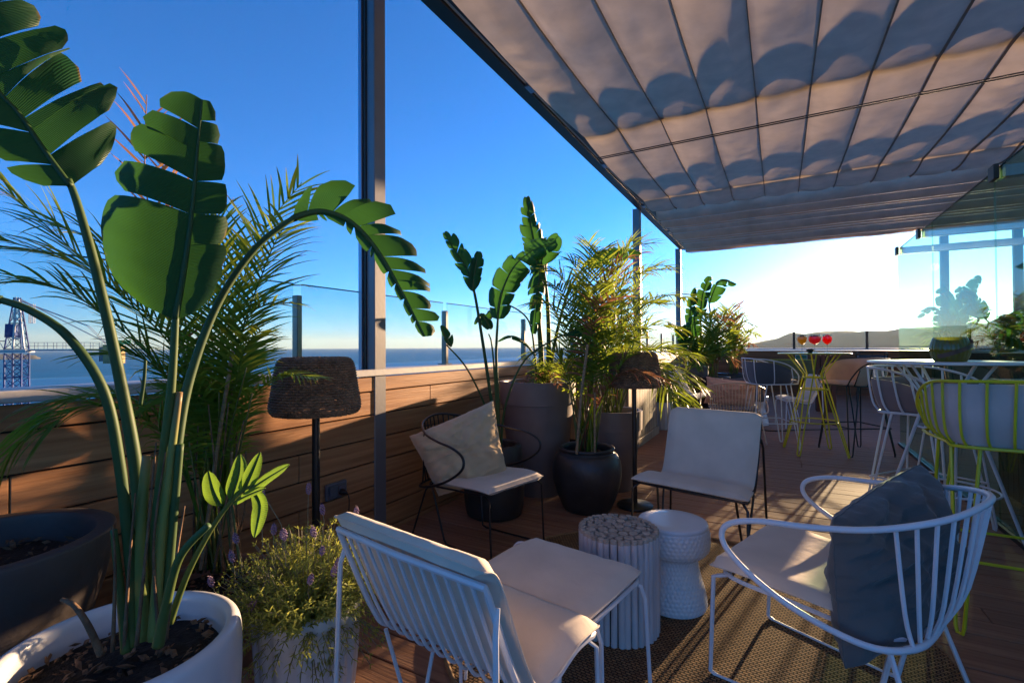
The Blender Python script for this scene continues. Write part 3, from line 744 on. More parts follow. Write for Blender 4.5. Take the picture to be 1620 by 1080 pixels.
def pillow4(name, label, c4, th, mt, seed, wr, pin=0.03):
    TL, TR, BR, BL = [V(*q) for q in c4]
    c_ = (TL + TR + BR + BL) / 4; ex = (TR + BR - TL - BL) / 2; ey = (TL + TR - BL - BR) / 2
    sk = [(TL - c_), (TR - c_), (BR - c_), (BL - c_)]
    t = pillow(name, label, c_, ex, ey, ex.length, ey.length, th, mt, seed=seed, wr=wr, pin=pin)
    exn = ex.normalized(); eyn = (ey - exn * ey.dot(exn)).normalized(); ezn = exn.cross(eyn)
    W, H_ = ex.length, ey.length
    for o in t.children:
        for v in o.data.vertices:
            a = v.co.dot(exn) / W + 0.5; b_ = v.co.dot(eyn) / H_ + 0.5; z = v.co.dot(ezn)
            q = sk[3] * (1 - a) * (1 - b_) + sk[2] * a * (1 - b_) + sk[0] * (1 - a) * b_ + sk[1] * a * b_
            v.co = q + ezn * z
        o.data.update()
    return t

def fan_armchair(label, loc, fdir, mt, cmt, rr=0.0085, nrod=15, sx=1.0, group=None):
    """low wire armchair: horseshoe rail with looped arms, rods fanning down to the seat rail"""
    t = thing('wire_armchair', label, 'armchair', loc, face(fdir), group)
    def sxm(p): return (p[0] * sx, p[1], p[2])
    half = [(0.12, -0.278, 0.362), (0.27, -0.248, 0.360), (0.362, -0.16, 0.368), (0.392, 0.0, 0.41), (0.390, 0.13, 0.468), (0.382, 0.215, 0.535), (0.378, 0.21, 0.595),
            (0.372, 0.12, 0.632), (0.352, -0.03, 0.648), (0.31, -0.18, 0.672), (0.20, -0.32, 0.712), (0.0, -0.385, 0.738)]
    Lh = [(-x, y, z) for x, y, z in half[:-1]]
    loop = [sxm(p) for p in half] + [sxm(p) for p in reversed(Lh)]
    top = cr(loop, 6, True)
    MB().tube(top, rr, 8, True).build('frame_rail', mt, t, smooth=True)
    # rods between the top rail and the rear seat rail
    up = cr([sxm(p) for p in [(0.285, -0.215, 0.681), (0.20, -0.32, 0.712), (0, -0.385, 0.738), (-0.20, -0.32, 0.712), (-0.285, -0.215, 0.681)]], 8)
    dn = cr([sxm(p) for p in [(0.27, -0.248, 0.360), (0.12, -0.278, 0.362), (0, -0.283, 0.362), (-0.12, -0.278, 0.362), (-0.27, -0.248, 0.360)]], 8)
    U_, _ = resample(up, nrod - 1); D_, _ = resample(dn, nrod - 1)
    for a, b_ in zip(U_, D_):
        mid = a.lerp(b_, 0.72) + Vector((a.x - b_.x, a.y - b_.y, 0)) * 0.22
        MB().tube(cr([a, mid, b_], 4), rr * 0.62, 6).build('rod', mt, t, smooth=True)
    # seat ring
    seat = [(-0.255, 0.27, 0.385), (0, 0.30, 0.388), (0.255, 0.27, 0.385), (0.27, 0.05, 0.37), (0.25, -0.2, 0.358), (0, -0.262, 0.352), (-0.25, -0.2, 0.358), (-0.27, 0.05, 0.37)]
    MB().tube(cr([sxm(p) for p in seat], 5, True), rr * 0.8, 6, True).build('seat_ring', mt, t, smooth=True)
    for s_ in (-1, 1):
        pts = [(s_ * 0.25, 0.25, 0.382), (s_ * 0.262, 0.31, 0.36), (s_ * 0.262, 0.325, 0.02), (s_ * 0.258, 0.30, 0.009), (s_ * 0.20, -0.10, 0.009), (s_ * 0.19, -0.13, 0.022), (s_ * 0.235, -0.20, 0.352)]
        P = []
        for i in range(len(pts) - 1): P += [Vector(pts[i]).lerp(Vector(pts[i + 1]), q / 3) for q in range(3)]
        P.append(Vector(pts[-1])); MB().tube([sxm(p) for p in P], rr * 0.8, 6).build('leg', mt, t, smooth=True)
        MB().tube([sxm(p) for p in [(s_ * 0.27, -0.15, 0.375), (s_ * 0.285, -0.20, 0.33), (s_ * 0.335, -0.30, 0.005)]], rr * 0.8, 6).build('leg', mt, t, smooth=True)
    rows = [((-0.275, 0.315, 0.402), (0.275, 0.315, 0.402)), ((-0.29, 0.22, 0.412), (0.29, 0.22, 0.412)), ((-0.285, 0.05, 0.402), (0.285, 0.05, 0.402)), ((-0.27, -0.12, 0.392), (0.27, -0.12, 0.392)), ((-0.17, -0.245, 0.385), (0.17, -0.245, 0.385))]
    rows = [(sxm(a), sxm(b_)) for a, b_ in reversed(rows)]
    pad(rows, 0.042, cmt, 'seat_cushion', t, sag=0.012, seed=hash(label) % 50)
    return t

def lounge_chair(label, loc, fdir, mt, cmt, rr=0.008, group=None, nrod=14, flare=0.0, w=0.265, drop=0.0):
    """low armless wire lounge chair with one canvas cushion over seat and back"""
    t = thing('lounge_chair', label, 'lounge chair', loc, face(fdir), group)
    yb, zb = -0.455, 0.735 - drop
    # side profile front -> seat dip -> back top
    prof = [(0.0, 0.385), (-0.10, 0.392), (-0.22, 0.362), (-0.30, 0.366), (-0.345, 0.43), (-0.395, 0.56 - drop * 0.4), (yb, zb)]
    P = cr([Vector((0, a, b_)) for a, b_ in prof], 5)
    for i in range(nrod):
        x = -w + 2 * w * i / (nrod - 1)
        last = i in (0, nrod - 1)
        if last: continue
        MB().tube([(x, p.y, p.z - 0.0) for p in P], rr * 0.6, 6).build('rod', mt, t, smooth=True)
    for s_ in (-1, 1):
        pass
    ring = [(-w - flare, 0, 0.385)] + [(-w - flare * max(0, 1 + p.y / 0.25), p.y, p.z) for p in P[1:]] + [(0, yb - 0.018, zb + 0.006)] + [(w + flare * max(0, 1 + p.y / 0.25), p.y, p.z) for p in reversed(P[1:])] + [(w + flare, 0, 0.385), (0, 0.018, 0.387)]
    MB().tube(ring, rr, 7, True).build('frame_rail', mt, t, smooth=True)
    for s_ in (-1, 1):
        xw = w + flare
        pts = [(s_ * (xw - 0.03), -0.015, 0.375), (s_ * xw, 0.01, 0.345), (s_ * (xw + 0.005), 0.02, 0.0), ]
        MB().tube(pts, rr * 0.85, 6).build('leg', mt, t, smooth=True)
        pts = [(s_ * (w + 0.006), -0.425, 0.64), (s_ * (w + 0.014), -0.44, 0.59), (s_ * (w + 0.03), -0.455, 0.0)]
        MB().tube(pts, rr * 0.85, 6).build('leg', mt, t, smooth=True)
        pts = [(s_ * (xw - 0.06), -0.10, 0.383), (s_ * (w - 0.04), -0.115, 0.35), (s_ * (w - 0.02), -0.19, 0.009), (s_ * (w - 0.02), -0.21, 0.009), (s_ * (w + 0.0), -0.30, 0.35)]
        MB().tube(pts, rr * 0.8, 6).build('leg', mt, t, smooth=True)
    rows = []
    for (a, b_), hw in zip([(0.018, 0.402), (-0.10, 0.414), (-0.21, 0.388), (-0.275, 0.392), (-0.315, 0.45), (-0.365, 0.575 - drop * 0.4), (-0.423, 0.742 - drop), (-0.462, 0.770 - drop)],
                           [w + flare + 0.005, w + flare * 0.7 + 0.012, w + 0.01, w + 0.005, w + 0.005, w + 0.008, w + 0.008, w + 0.005]):
        rows.append(((-hw, a, b_), (hw, a, b_)))
    rows = list(reversed(rows))
    pad(rows, 0.040, cmt, 'cushion', t, seed=hash(label) % 50, nu=16)
    return t

# foreground white lounge chair + footstool
CH = (-0.717, 1.33, 0); fch = (0.16, 0.985)
lounge_chair('white wire lounge chair in the foreground seen from behind, greige cushion', CH, fch, 'white_m', 'cushion', drop=0.045)
def local(base, fd, p):
    a = face(fd); c, s_ = math.cos(a), math.sin(a)
    return Vector((base[0] + p[0] * c - p[1] * s_, base[1] + p[0] * s_ + p[1] * c, base[2] + p[2]))
fs_ = thing('footstool', 'white wire footstool with greige cushion pushed against the foreground lounge chair', 'footstool', local(CH, fch, (-0.008, 0.03, 0)), face(fch))
for i in range(8):
    x = -0.20 + 0.4 * i / 7
    MB().tube([(x, 0.0, 0.37), (x, 0.2, 0.366), (x, 0.37, 0.377)], 0.005, 6).build('rod', 'white_m', fs_, smooth=True)
MB().tube(rrect(-0.235, 0.235, 0.0, 0.37, 0.376), 0.008, 7, True).build('frame_rail', 'white_m', fs_, smooth=True)
for sx, y0_ in ((-1, 0.03), (1, 0.03), (-1, 0.345), (1, 0.345)):
    MB().tube([(sx * 0.20, y0_, 0.37), (sx * 0.245, y0_ + 0.005, 0.36), (sx * 0.256, y0_ + 0.01, 0.32), (sx * 0.27, y0_ + (0.02 if y0_ > 0.2 else -0.01), 0.0)], 0.007, 6).build('leg', 'white_m', fs_, smooth=True)
MB().tube(cr([(-0.235, 0.30, 0.36), (-0.285, 0.32, 0.36), (-0.29, 0.36, 0.375), (-0.24, 0.37, 0.378)], 4), 0.006, 6).build('link_hook', 'white_m', fs_, smooth=True)
pad([((-0.235, 0.375, 0.398), (0.235, 0.375, 0.398)), ((-0.24, 0.25, 0.402), (0.24, 0.25, 0.402)), ((-0.238, 0.10, 0.398), (0.238, 0.10, 0.398)), ((-0.235, -0.015, 0.396), (0.235, -0.015, 0.396))][::-1], 0.036, 'cushion', 'cushion', fs_, seed=9)

# centre black lounge chair
lounge_chair('black wire lounge chair with pale canvas cushion facing the white ceramic stool', (-0.455, 2.79, 0), (-0.22, -0.975), 'black_m', 'cushion', flare=0.055, w=0.262)

# white armchair with the blue-grey pillow
WA = (0.165, 2.01, 0); fwa = (-0.943, 0.333)
fan_armchair('white wire armchair with looped arms at the right of the rug, holding a dark pillow', WA, fwa, 'white_m', 'cushion', rr=0.0095, nrod=15)
def ldir(fd, p):
    a = face(fd); c, s_ = math.cos(a), math.sin(a); return Vector((p[0] * c - p[1] * s_, p[0] * s_ + p[1] * c, p[2]))
pillow4('pillow', 'large crumpled blue grey linen pillow leaning in the white wire armchair', ((1318, 822, 1.50), (1456, 734, 1.74), (1512, 935, 1.60), (1338, 1056, 1.36)), 0.21, 'bluecush', 4, 0.034, -0.05)

# black armchair with the sand pillow
BA = (-1.615, 2.49, 0); fba = (0.975, -0.22)
fan_armchair('black wire armchair beside the wooden wall, holding a sand coloured pillow', BA, fba, 'black_m', 'cushion', rr=0.0075, nrod=17, sx=0.86)
pillow4('pillow', 'crumpled sand coloured linen pillow tilted in the black wire armchair', ((648, 690, 2.98), (780, 634, 3.14), (804, 756, 3.02), (694, 784, 2.88)), 0.28, 'beigecush', 11, 0.04)

# --- log bundle table
lt = thing('log_table', 'side table made of a bundle of upright pale logs on the rug', 'side table', (-0.602, 2.005, 0))
rg = random.Random(12); circ = []
Rt = 0.166
n_edge = 36
for k in range(n_edge):
    a = 2 * math.pi * k / n_edge + rg.uniform(-0.02, 0.02); r_ = rg.uniform(0.0115, 0.0150); circ.append(((Rt - r_) * math.cos(a), (Rt - r_) * math.sin(a), r_))
for tries in range(9000):
    big = max(0.008, 0.024 - tries / 9000 * 0.018)
    r_ = rg.uniform(big * 0.8, big); a = rg.uniform(0, 6.283); d = math.sqrt(rg.random()) * (Rt - 0.028)
    x, y = d * math.cos(a), d * math.sin(a)
    if all((x - q[0]) ** 2 + (y - q[1]) ** 2 > (r_ + q[2] * 0.97) ** 2 for q in circ): circ.append((x, y, r_))
for i, (x, y, r_) in enumerate(circ):
    zt = 0.422 + rg.uniform(-0.0015, 0.0015) - (0.002 if r_ < 0.010 else 0); edge = i < n_edge
    z0 = rg.uniform(0.0, 0.012) if edge else 0.30
    n_ = 12; ph = rg.uniform(0, 6)
    sq = rg.uniform(0.9, 1.0)
    def ringp(z, rr_, dx=0.0): return [(x + dx + rr_ * math.cos(2 * math.pi * k / n_ + ph), y + rr_ * sq * math.sin(2 * math.pi * k / n_ + ph), z) for k in range(n_)]
    lx = rg.uniform(-0.003, 0.003)
    vs = ringp(z0, r_ * 0.97) + ringp(0.5 * (z0 + zt), r_ * rg.uniform(0.93, 1.0), lx) + ringp(zt - 0.014, r_) + ringp(zt - 0.002, r_ * 0.99) + ringp(zt, r_ * 0.9)
    fs = [tuple(range(n_ - 1, -1, -1))]
    for q in range(4):
        for k in range(n_): fs.append((q * n_ + k, q * n_ + (k + 1) % n_, (q + 1) * n_ + (k + 1) % n_, (q + 1) * n_ + k))
    topf = len(fs); fs.append(tuple(4 * n_ + k for k in range(n_)))
    o = MB().add(vs, fs).build('log', 'log_side', lt); o.data.materials.append(M['log_end'])
    for q in range(1 + 2 * n_, len(fs)): o.data.polygons[q].material_index = 1
MB().lathe([(0.135, 0.012), (0.135, 0.28)], 24).build('inner_core', 'void', lt)

# --- white ceramic stool with raised scales
ws = thing('ceramic_stool', 'white glazed hourglass ceramic stool with raised scale relief beside the log table', 'stool', (-0.438, 2.305, 0))
prof_s = [(0.130, 0.0), (0.143, 0.012), (0.143, 0.045), (0.137, 0.08), (0.125, 0.125), (0.114, 0.165), (0.108, 0.20), (0.107, 0.224), (0.118, 0.240), (0.142, 0.254), (0.156, 0.275), (0.160, 0.305), (0.158, 0.34), (0.152, 0.368)]
Pp = cr([Vector((a, b_, 0)) for a, b_ in prof_s], 9)
Pp, Lp_ = resample(Pp, 116); NA = 264
g = MB()
def f(a, b_):
    i = min(len(Pp) - 1, int(round(b_ * (len(Pp) - 1)))); r_, z = Pp[i].x, Pp[i].y
    row = z / 0.0175; ri = math.floor(row); fr_ = row - ri
    cols = 44; ang = a * cols + (0.5 if ri % 2 else 0); fa = ang - math.floor(ang) - 0.5
    # overlapping pointed scale: proud at its lower edge
    edge = 1 - (abs(fa) * 2) ** 1.7
    hgt = max(0, edge * (0.25 + 0.75 * math.sin(math.pi * (1 - fr_) ** 0.8)))
    k = 1.0 if 0.012 < z < 0.362 else 0
    r_ += 0.0042 * hgt * k
    an = 2 * math.pi * a
    return Vector((r_ * math.cos(an), r_ * math.sin(an), z))
g.grid(f, NA, 115, True); g.build('stool_body', 'whitestool', ws, smooth=True)
MB().lathe([(0.152, 0.364), (0.155, 0.374), (0.152, 0.382), (0.145, 0.385), (0.10, 0.3845), (0.0001, 0.384)], 64).build('stool_top', 'whitestool', ws, smooth=True)

# --- round woven rug
M['rug'] = mat('woven_jute', (0.17, 0.105, 0.055), 0.9, spec=0.2)
n = M['rug'].node_tree.nodes; l = M['rug'].node_tree.links; p = n['Principled BSDF']
tc = n.new('ShaderNodeTexCoord'); mp = n.new('ShaderNodeMapping'); l.new(tc.outputs['Object'], mp.inputs[0]); mp.inputs['Rotation'].default_value = (0, 0, R(8))
br = n.new('ShaderNodeTexBrick'); br.inputs['Scale'].default_value = 1; br.inputs['Brick Width'].default_value = 0.021; br.inputs['Row Height'].default_value = 0.0125
br.inputs['Mortar Size'].default_value = 0.0034; br.inputs['Mortar Smooth'].default_value = 1.0; br.offset = 0.5
br.inputs['Color1'].default_value = (0.36, 0.205, 0.095, 1); br.inputs['Color2'].default_value = (0.24, 0.135, 0.065, 1); br.inputs['Mortar'].default_value = (0.022, 0.014, 0.010, 1)
l.new(mp.outputs[0], br.inputs['Vector']); l.new(br.outputs['Color'], p.inputs['Base Color'])
inv = n.new('ShaderNodeMath'); inv.operation = 'SUBTRACT'; inv.inputs[0].default_value = 1; l.new(br.outputs['Fac'], inv.inputs[1])
bb = n.new('ShaderNodeBump'); bb.inputs['Strength'].default_value = 1.0; bb.inputs['Distance'].default_value = 0.006; l.new(inv.outputs[0], bb.inputs['Height']); l.new(bb.outputs[0], p.inputs['Normal'])
rug = thing('round_rug', 'round brown woven jute rug under the lounge chairs and side tables', 'rug', (-0.42, 2.19, 0))
RR = 0.99
vs = [(0, 0, 0.011)]; fs = []
for j in range(1, 14):
    for k in range(72): a = 2 * math.pi * k / 72; r_ = RR * j / 13; vs.append((r_ * math.cos(a), r_ * math.sin(a), 0.0105 + 0.0012 * noise.noise(Vector((r_ * math.cos(a) * 4, r_ * math.sin(a) * 4, 1)))))
for k in range(72): fs.append((0, 1 + k, 1 + (k + 1) % 72))
for j in range(12):
    for k in range(72): a = 1 + j * 72; b_ = (k + 1) % 72; fs.append((a + k, a + 72 + k, a + 72 + b_, a + b_))
MB().add(vs, fs).build('woven_field', 'rug', rug, smooth=True)
MB().tube([(RR * math.cos(2 * math.pi * k / 90), RR * math.sin(2 * math.pi * k / 90), 0.009) for k in range(90)], 0.009, 8, True).build('bound_edge', mat('rug_binding', (0.26, 0.155, 0.075), 0.85, noise_amt=0.3, nscale=80), rug, smooth=True)

# --- wicker floor lamps
def floor_lamp(label, loc, rz, H=1.13, hb=0.885, rb=0.192, rt=0.148, bulge=0.0):
    t = thing('floor_lamp', label, 'floor lamp', loc, rz, 'floor lamps with wicker shades')
    MB().lathe([(0.0001, 0.0), (0.125, 0.0), (0.13, 0.006), (0.13, 0.014), (0.124, 0.02), (0.03, 0.024), (0.02, 0.03), (0.0001, 0.03)][1:], 40).build('lamp_base', 'black_m', t, smooth=True)
    MB().tube([(0, 0, 0.02), (0, 0, H - 0.03)], 0.0175, 12).build('pole', 'black_m', t, smooth=True)
    sh = cr([Vector((rt * 0.86, H + 0.004, 0)), Vector((rt, H - 0.002, 0)), Vector((rt * 1.12, H - 0.035, 0)), Vector((rb * 0.94, hb + 0.11, 0)), Vector((rb, hb + 0.035, 0)), Vector((rb * 0.97, hb + 0.008, 0)), Vector((rb * 0.93, hb, 0))], 8)
    pr_, _ = resample(sh, 24)
    ns = 40; g = MB()
    rg = random.Random(5)
    for i, q in enumerate(pr_):
        pts = []
        for k in range(ns * 2):
            a = math.pi * k / ns; off = 0.0032 * (1 if (k % 2 == 0) else -1) * (1 if i % 2 else -1) if True else 0
            # over-under weave around stakes
            off = 0.0045 * math.cos(math.pi * k / 1.0) * (1 if i % 2 else -1)
            pts.append(((q.x + off) * math.cos(a), (q.x + off) * math.sin(a), q.y + rg.uniform(-0.0008, 0.0008)))
        g.tube(pts, 0.0056, 4, True)
    w_ = g.build('wicker_shade', 'wicker', t)
    g = MB()
    for k in range(ns):
        a = 2 * math.pi * (k + 0.0) / ns
        g.tube([(q.x * math.cos(a), q.x * math.sin(a), q.y) for q in pr_[::2]], 0.0024, 4)
    g.build('shade_stakes', 'wicker', w_)
    MB().tube([(0.93 * rb * math.cos(2 * math.pi * k / 60), 0.93 * rb * math.sin(2 * math.pi * k / 60), hb) for k in range(60)], 0.005, 5, True).build('shade_rim', 'wicker', w_)
    # spokes holding the shade and a woven lid
    g = MB()
    for k in range(4): a = math.pi / 2 * k + 0.3; g.tube([(0, 0, H - 0.035), (rt * math.cos(a), rt * math.sin(a), H - 0.008)], 0.004, 5)
    g.build('shade_spokes', 'black_m', t)
    MB().lathe([(rt * 0.9, H - 0.004), (rt * 0.5, H + 0.0), (0.0001, H + 0.002)], 32).build('shade_lid', 'wicker', t)
    MB().lathe([(0.012, H - 0.17), (0.03, H - 0.15), (0.034, H - 0.12), (0.02, H - 0.08), (0.014, H - 0.05)], 16).build('bulb_holder', 'cap', t)
    return t
floor_lamp('wicker shade floor lamp standing left of the first pergola post', (-1.872, 1.515, 0), 0)
floor_lamp('wicker shade floor lamp standing among the palms behind the black lounge chair', (-0.945, 3.575, 0), 0.7)

# --- high tables and stools
def hairpin(t, base, foot, spread, r, mt):
    bx_, by_, bz = base; d = Vector((foot[0], foot[1], 0)).normalized(); s_ = Vector((-d.y, d.x, 0))
    f_ = Vector((foot[0], foot[1], 0.006)); b0_ = Vector(base)
    P = [b0_ + s_ * spread, f_ + s_ * 0.016 + Vector((0, 0, 0.03)), f_ + s_ * 0.010 + Vector((0, 0, 0.004)), f_ - s_ * 0.010 + Vector((0, 0, 0.004)), f_ - s_ * 0.016 + Vector((0, 0, 0.03)), b0_ - s_ * spread]
    MB().tube(P, r, 6).build('leg', mt, t, smooth=True)
def high_table(label, loc, rz, mt, topm, rad=0.352, H=1.10):
    t = thing('bar_table', label, 'bar table', loc, rz)
    MB().lathe([(rad - 0.006, H - 0.014), (rad, H - 0.010), (rad, H - 0.004), (rad - 0.005, H), (0.0001, H + 0.0002)], 64).build('table_top', topm, t, smooth=True)
    for k in range(4):
        a = math.pi / 2 * k + math.pi / 4
        for s_ in (-1, 1):
            a2 = a + s_ * 0.55; wst = 0.075; wa = a + s_ * 0.42
            P = [(0.25 * math.cos(a2), 0.25 * math.sin(a2), H - 0.016), (wst * math.cos(wa) * 1.3, wst * math.sin(wa) * 1.3, 0.865), (0.16 * math.cos(a + s_ * 0.2), 0.16 * math.sin(a + s_ * 0.2), 0.56), (0.335 * math.cos(a) + s_ * -0.016 * math.sin(a), 0.335 * math.sin(a) + s_ * 0.016 * math.cos(a), 0.02)]
            MB().tube(cr(P[:2], 1) + [Vector(P[3])], 0.0075, 6).build('leg', mt, t, smooth=True)
        P = [(0.335 * math.cos(a) + s_ * -0.016 * math.sin(a), 0.335 * math.sin(a) + s_ * 0.016 * math.cos(a), 0.02 if abs(s_) == 1 else 0.007) for s_ in (-1, -0.6, 0.6, 1)]
        MB().tube(P, 0.0075, 6).build('foot', mt, t, smooth=True)
    for rr_, z in ((0.105, 0.83), (0.13, 0.70), (0.225, 0.35)):
        MB().tube([(rr_ * math.cos(2 * math.pi * k / 40), rr_ * math.sin(2 * math.pi * k / 40), z) for k in range(40)], 0.0065, 6, True).build('ring', mt, t, smooth=True)
    return t
high_table('lime yellow wire bar table holding three cocktails', (0.33, 6.29, 0), 0.28, 'lime_m', 'lime_top')
high_table('white wire bar table with the green lantern beside the glass screen', (0.845, 3.69, 0), 0.5, 'white_m', 'white_m', rad=0.37, H=1.085)

def bar_stool(label, loc, fdir, mt, cmt, wt=0.27, ws_=0.215, nrod=9, padh=0.8, rr=0.007, Hb=1.03, Hs=0.75, legr=0.0068, splay=0.255):
    t = thing('bar_stool', label, 'bar stool', loc, face(fdir))
    # top rail: horseshoe dropping towards the front
    rail = [(-ws_, 0.235, Hs), (-wt * 0.96, 0.225, Hs + 0.10), (-wt, 0.12, Hb - 0.07), (-wt * 0.97, -0.07, Hb - 0.012), (-wt * 0.80, -0.215, Hb), (-wt * 0.4, -0.25, Hb + 0.004), (0, -0.258, Hb + 0.005)]
    rail = rail + [(-x, y, z) for x, y, z in reversed(rail[:-1])]
    MB().tube(cr(rail, 6), rr, 7).build('back_rail', mt, t, smooth=True)
    seat = [(-ws_, 0.235, Hs), (ws_, 0.235, Hs), (ws_, -0.05, Hs - 0.012), (ws_ * 0.85, -0.185, Hs - 0.012), (-ws_ * 0.85, -0.185, Hs - 0.012), (-ws_, -0.05, Hs - 0.012)]
    MB().tube(cr(seat, 4, True), rr, 7, True).build('seat_frame', mt, t, smooth=True)
    U = cr([(-wt * 0.99, 0.15, Hb - 0.11), (-wt, 0.05, Hb - 0.05), (-wt * 0.97, -0.07, Hb - 0.012), (-wt * 0.80, -0.215, Hb), (-wt * 0.4, -0.25, Hb + 0.004), (0, -0.258, Hb + 0.005), (wt * 0.4, -0.25, Hb + 0.004), (wt * 0.80, -0.215, Hb), (wt * 0.97, -0.07, Hb - 0.012), (wt, 0.05, Hb - 0.05), (wt * 0.99, 0.15, Hb - 0.11)], 8)
    Dn = cr([(-ws_, 0.16, Hs), (-ws_, 0.05, Hs - 0.01), (-ws_ * 0.98, -0.07, Hs - 0.012), (-ws_ * 0.84, -0.182, Hs - 0.012), (0, -0.188, Hs - 0.012), (ws_ * 0.84, -0.182, Hs - 0.012), (ws_ * 0.98, -0.07, Hs - 0.012), (ws_, 0.05, Hs - 0.01), (ws_, 0.16, Hs)], 8)
    A, _ = resample(U, nrod - 1); B, _ = resample(Dn, nrod - 1)
    for a, b_ in zip(A, B):
        out = Vector((b_.x - 0, b_.y - 0, 0)); out = out.normalized() * 0.022
        m1 = b_.lerp(a, 0.18) + out; m2 = b_.lerp(a, 0.55) + out * 0.8
        MB().tube(cr([a, m2, m1, b_], 4), rr * 0.75, 6).build('rod', mt, t, smooth=True)
    # wrap-around pad just inside the rods
    A, _ = resample(U, 36); B, _ = resample(Dn, 36)
    def surf(off):
        def f(a, b_):
            i = int(round(a * 36)); p0, p1 = B[i], A[i]; q = b_ * padh
            c_ = p0.lerp(p1, q); out = Vector((p0.x, p0.y, 0)).normalized()
            blg = 0.016 * math.sin(math.pi * min(1, q * 1.3))
            e = min(1, min(a, 1 - a) / 0.05) ** 0.5 * (min(1, (1 - b_) / 0.12) ** 0.5 if b_ < 1 else 0.0)
            th = 0.030 * (0.2 + 0.8 * e) + 0.004 * noise.noise(Vector((a * 9, b_ * 5, loc[0] * 9)))
            return c_ + out * (blg - 0.006) - out * (th if off else 0) + Vector((0, 0, 0.008))
        return f
    g = MB(); g.grid(surf(0), 36, 8); g.grid(surf(1), 36, 8)
    for (o1, o2) in ((0, 1),):
        W = 37; base2 = W * 9
        for i in range(36): g.f.append((8 * W + i, 8 * W + i + 1, base2 + 8 * W + i + 1, base2 + 8 * W + i))
        for j in range(8): g.f.append((j * W, (j + 1) * W, base2 + (j + 1) * W, base2 + j * W)); g.f.append((j * W + 36, (j + 1) * W + 36, base2 + (j + 1) * W + 36, base2 + j * W + 36))
    g.build('back_pad', cmt, t, smooth=True)
    pad([((-ws_ * 0.75, -0.18, Hs + 0.012), (ws_ * 0.75, -0.18, Hs + 0.012)), ((-ws_, -0.06, Hs + 0.012), (ws_, -0.06, Hs + 0.012)), ((-ws_, 0.12, Hs + 0.016), (ws_, 0.12, Hs + 0.016)), ((-ws_, 0.25, Hs + 0.020), (ws_, 0.25, Hs + 0.020))], 0.045, cmt, 'seat_pad', t, seed=3)
    for sx, sy in ((-1, 1), (1, 1), (-1, -1), (1, -1)):
        hairpin(t, (sx * ws_ * 0.82, 0.15 if sy > 0 else -0.13, Hs - 0.012), (sx * splay, sy * splay * 0.92), 0.055, legr, mt)
    z = 0.30; k = 0.22
    e = splay * 0.93; MB().tube(cr([(-e, e * 0.9, z), (e, e * 0.9, z), (e, -e * 0.9, z), (-e, -e * 0.9, z)], 1, True), legr * 0.9, 6, True).build('foot_ring', mt, t, smooth=True)
    return t
bar_stool('white wire bar stool with slate grey cushion left of the lime table', (-0.12, 6.45, 0), (0.93, 0.36), 'white_m', 'greycush', nrod=7, padh=0.86)
bar_stool('black wire bar stool with salmon beige cushion right of the lime table', (0.72, 6.50, 0), (-0.86, -0.50), 'black_m', 'pinkcush', nrod=9, padh=0.97, wt=0.29)
bar_stool('white wire bar stool with mauve brown cushion tucked under the lantern table', (0.84, 4.10, 0), (0.80, -0.60), 'white_m', 'mauvecush', nrod=13, padh=0.72, wt=0.30, rr=0.0085)
bar_stool('lime yellow bar stool with lavender grey cushion nearest the camera at the right edge', (0.89, 2.84, 0), (0.02, 1.0), 'lime_m', 'lavcush', nrod=17, padh=0.93, wt=0.31, ws_=0.25, rr=0.0068, Hs=0.77)
# --- things on the tables
def wine_glass(label, loc, liquid, bowl=0.047, hh=0.20, ice=False):
    t = thing('cocktail_glass', label, 'glass', loc, 0, 'cocktails on the lime table')
    bz = hh * 0.46
    pr_ = [(0.034, 0.0), (0.033, 0.003), (0.008, 0.006), (0.0045, 0.012), (0.004, bz - 0.01), (0.010, bz), (bowl * 0.75, bz + 0.02), (bowl, bz + 0.05), (bowl * 0.985, bz + 0.075), (bowl * 0.93, hh)]
    MB().lathe(pr_[:5] + [(0.004, bz - 0.009)], 20).build('stem', 'clearglass', t, smooth=True)
    g = MB(); b_ = cr([Vector((a, c_, 0)) for a, c_ in pr_[4:]], 4); g.v = []; 
    n_ = 24; vs = []; fs = []
    for q in b_:
        for k in range(n_): vs.append((q.x * math.cos(2 * math.pi * k / n_), q.x * math.sin(2 * math.pi * k / n_), q.y))
    for i in range(len(b_) - 1):
        for k in range(n_): fs.append((i * n_ + k, i * n_ + (k + 1) % n_, (i + 1) * n_ + (k + 1) % n_, (i + 1) * n_ + k))
    g.add(vs, fs); g.build('bowl', 'clearglass', t, smooth=True)
    lq = [(0.0001, bz - 0.003)] + [(q.x * 0.95, q.y + 0.001) for q in b_ if bz - 0.003 < q.y < hh - 0.020]; lq.append((0.0001, lq[-1][1] + 0.0005))
    MB().lathe(lq, 24).build('drink', liquid, t, smooth=True)
    if ice:
        rg = random.Random(int(bowl * 1e4))
        for k in range(6):
            a = rg.uniform(0, 6.28); r_ = rg.uniform(0.0, bowl * 0.5); s_ = 0.009
            o = MB().box(-s_, s_, -s_, s_, -s_, s_, 0.002).build('garnish', ice, t); o.location = (r_ * math.cos(a), r_ * math.sin(a), hh - 0.018); o.rotation_euler = (a, r_ * 40, a * 2)
    return t
M['clearglass'] = glass('clear_drinking_glass', (0.80, 0.82, 0.82), refl=0.9)
def liq(name, col):
    mt = mat(name, col, 0.08, trans=0.75, tcol=col); return mt
M['gold'] = liq('golden_drink', (0.55, 0.36, 0.05)); M['pink'] = liq('pink_drink', (0.70, 0.07, 0.12)); M['red'] = liq('red_drink', (0.85, 0.012, 0.02))
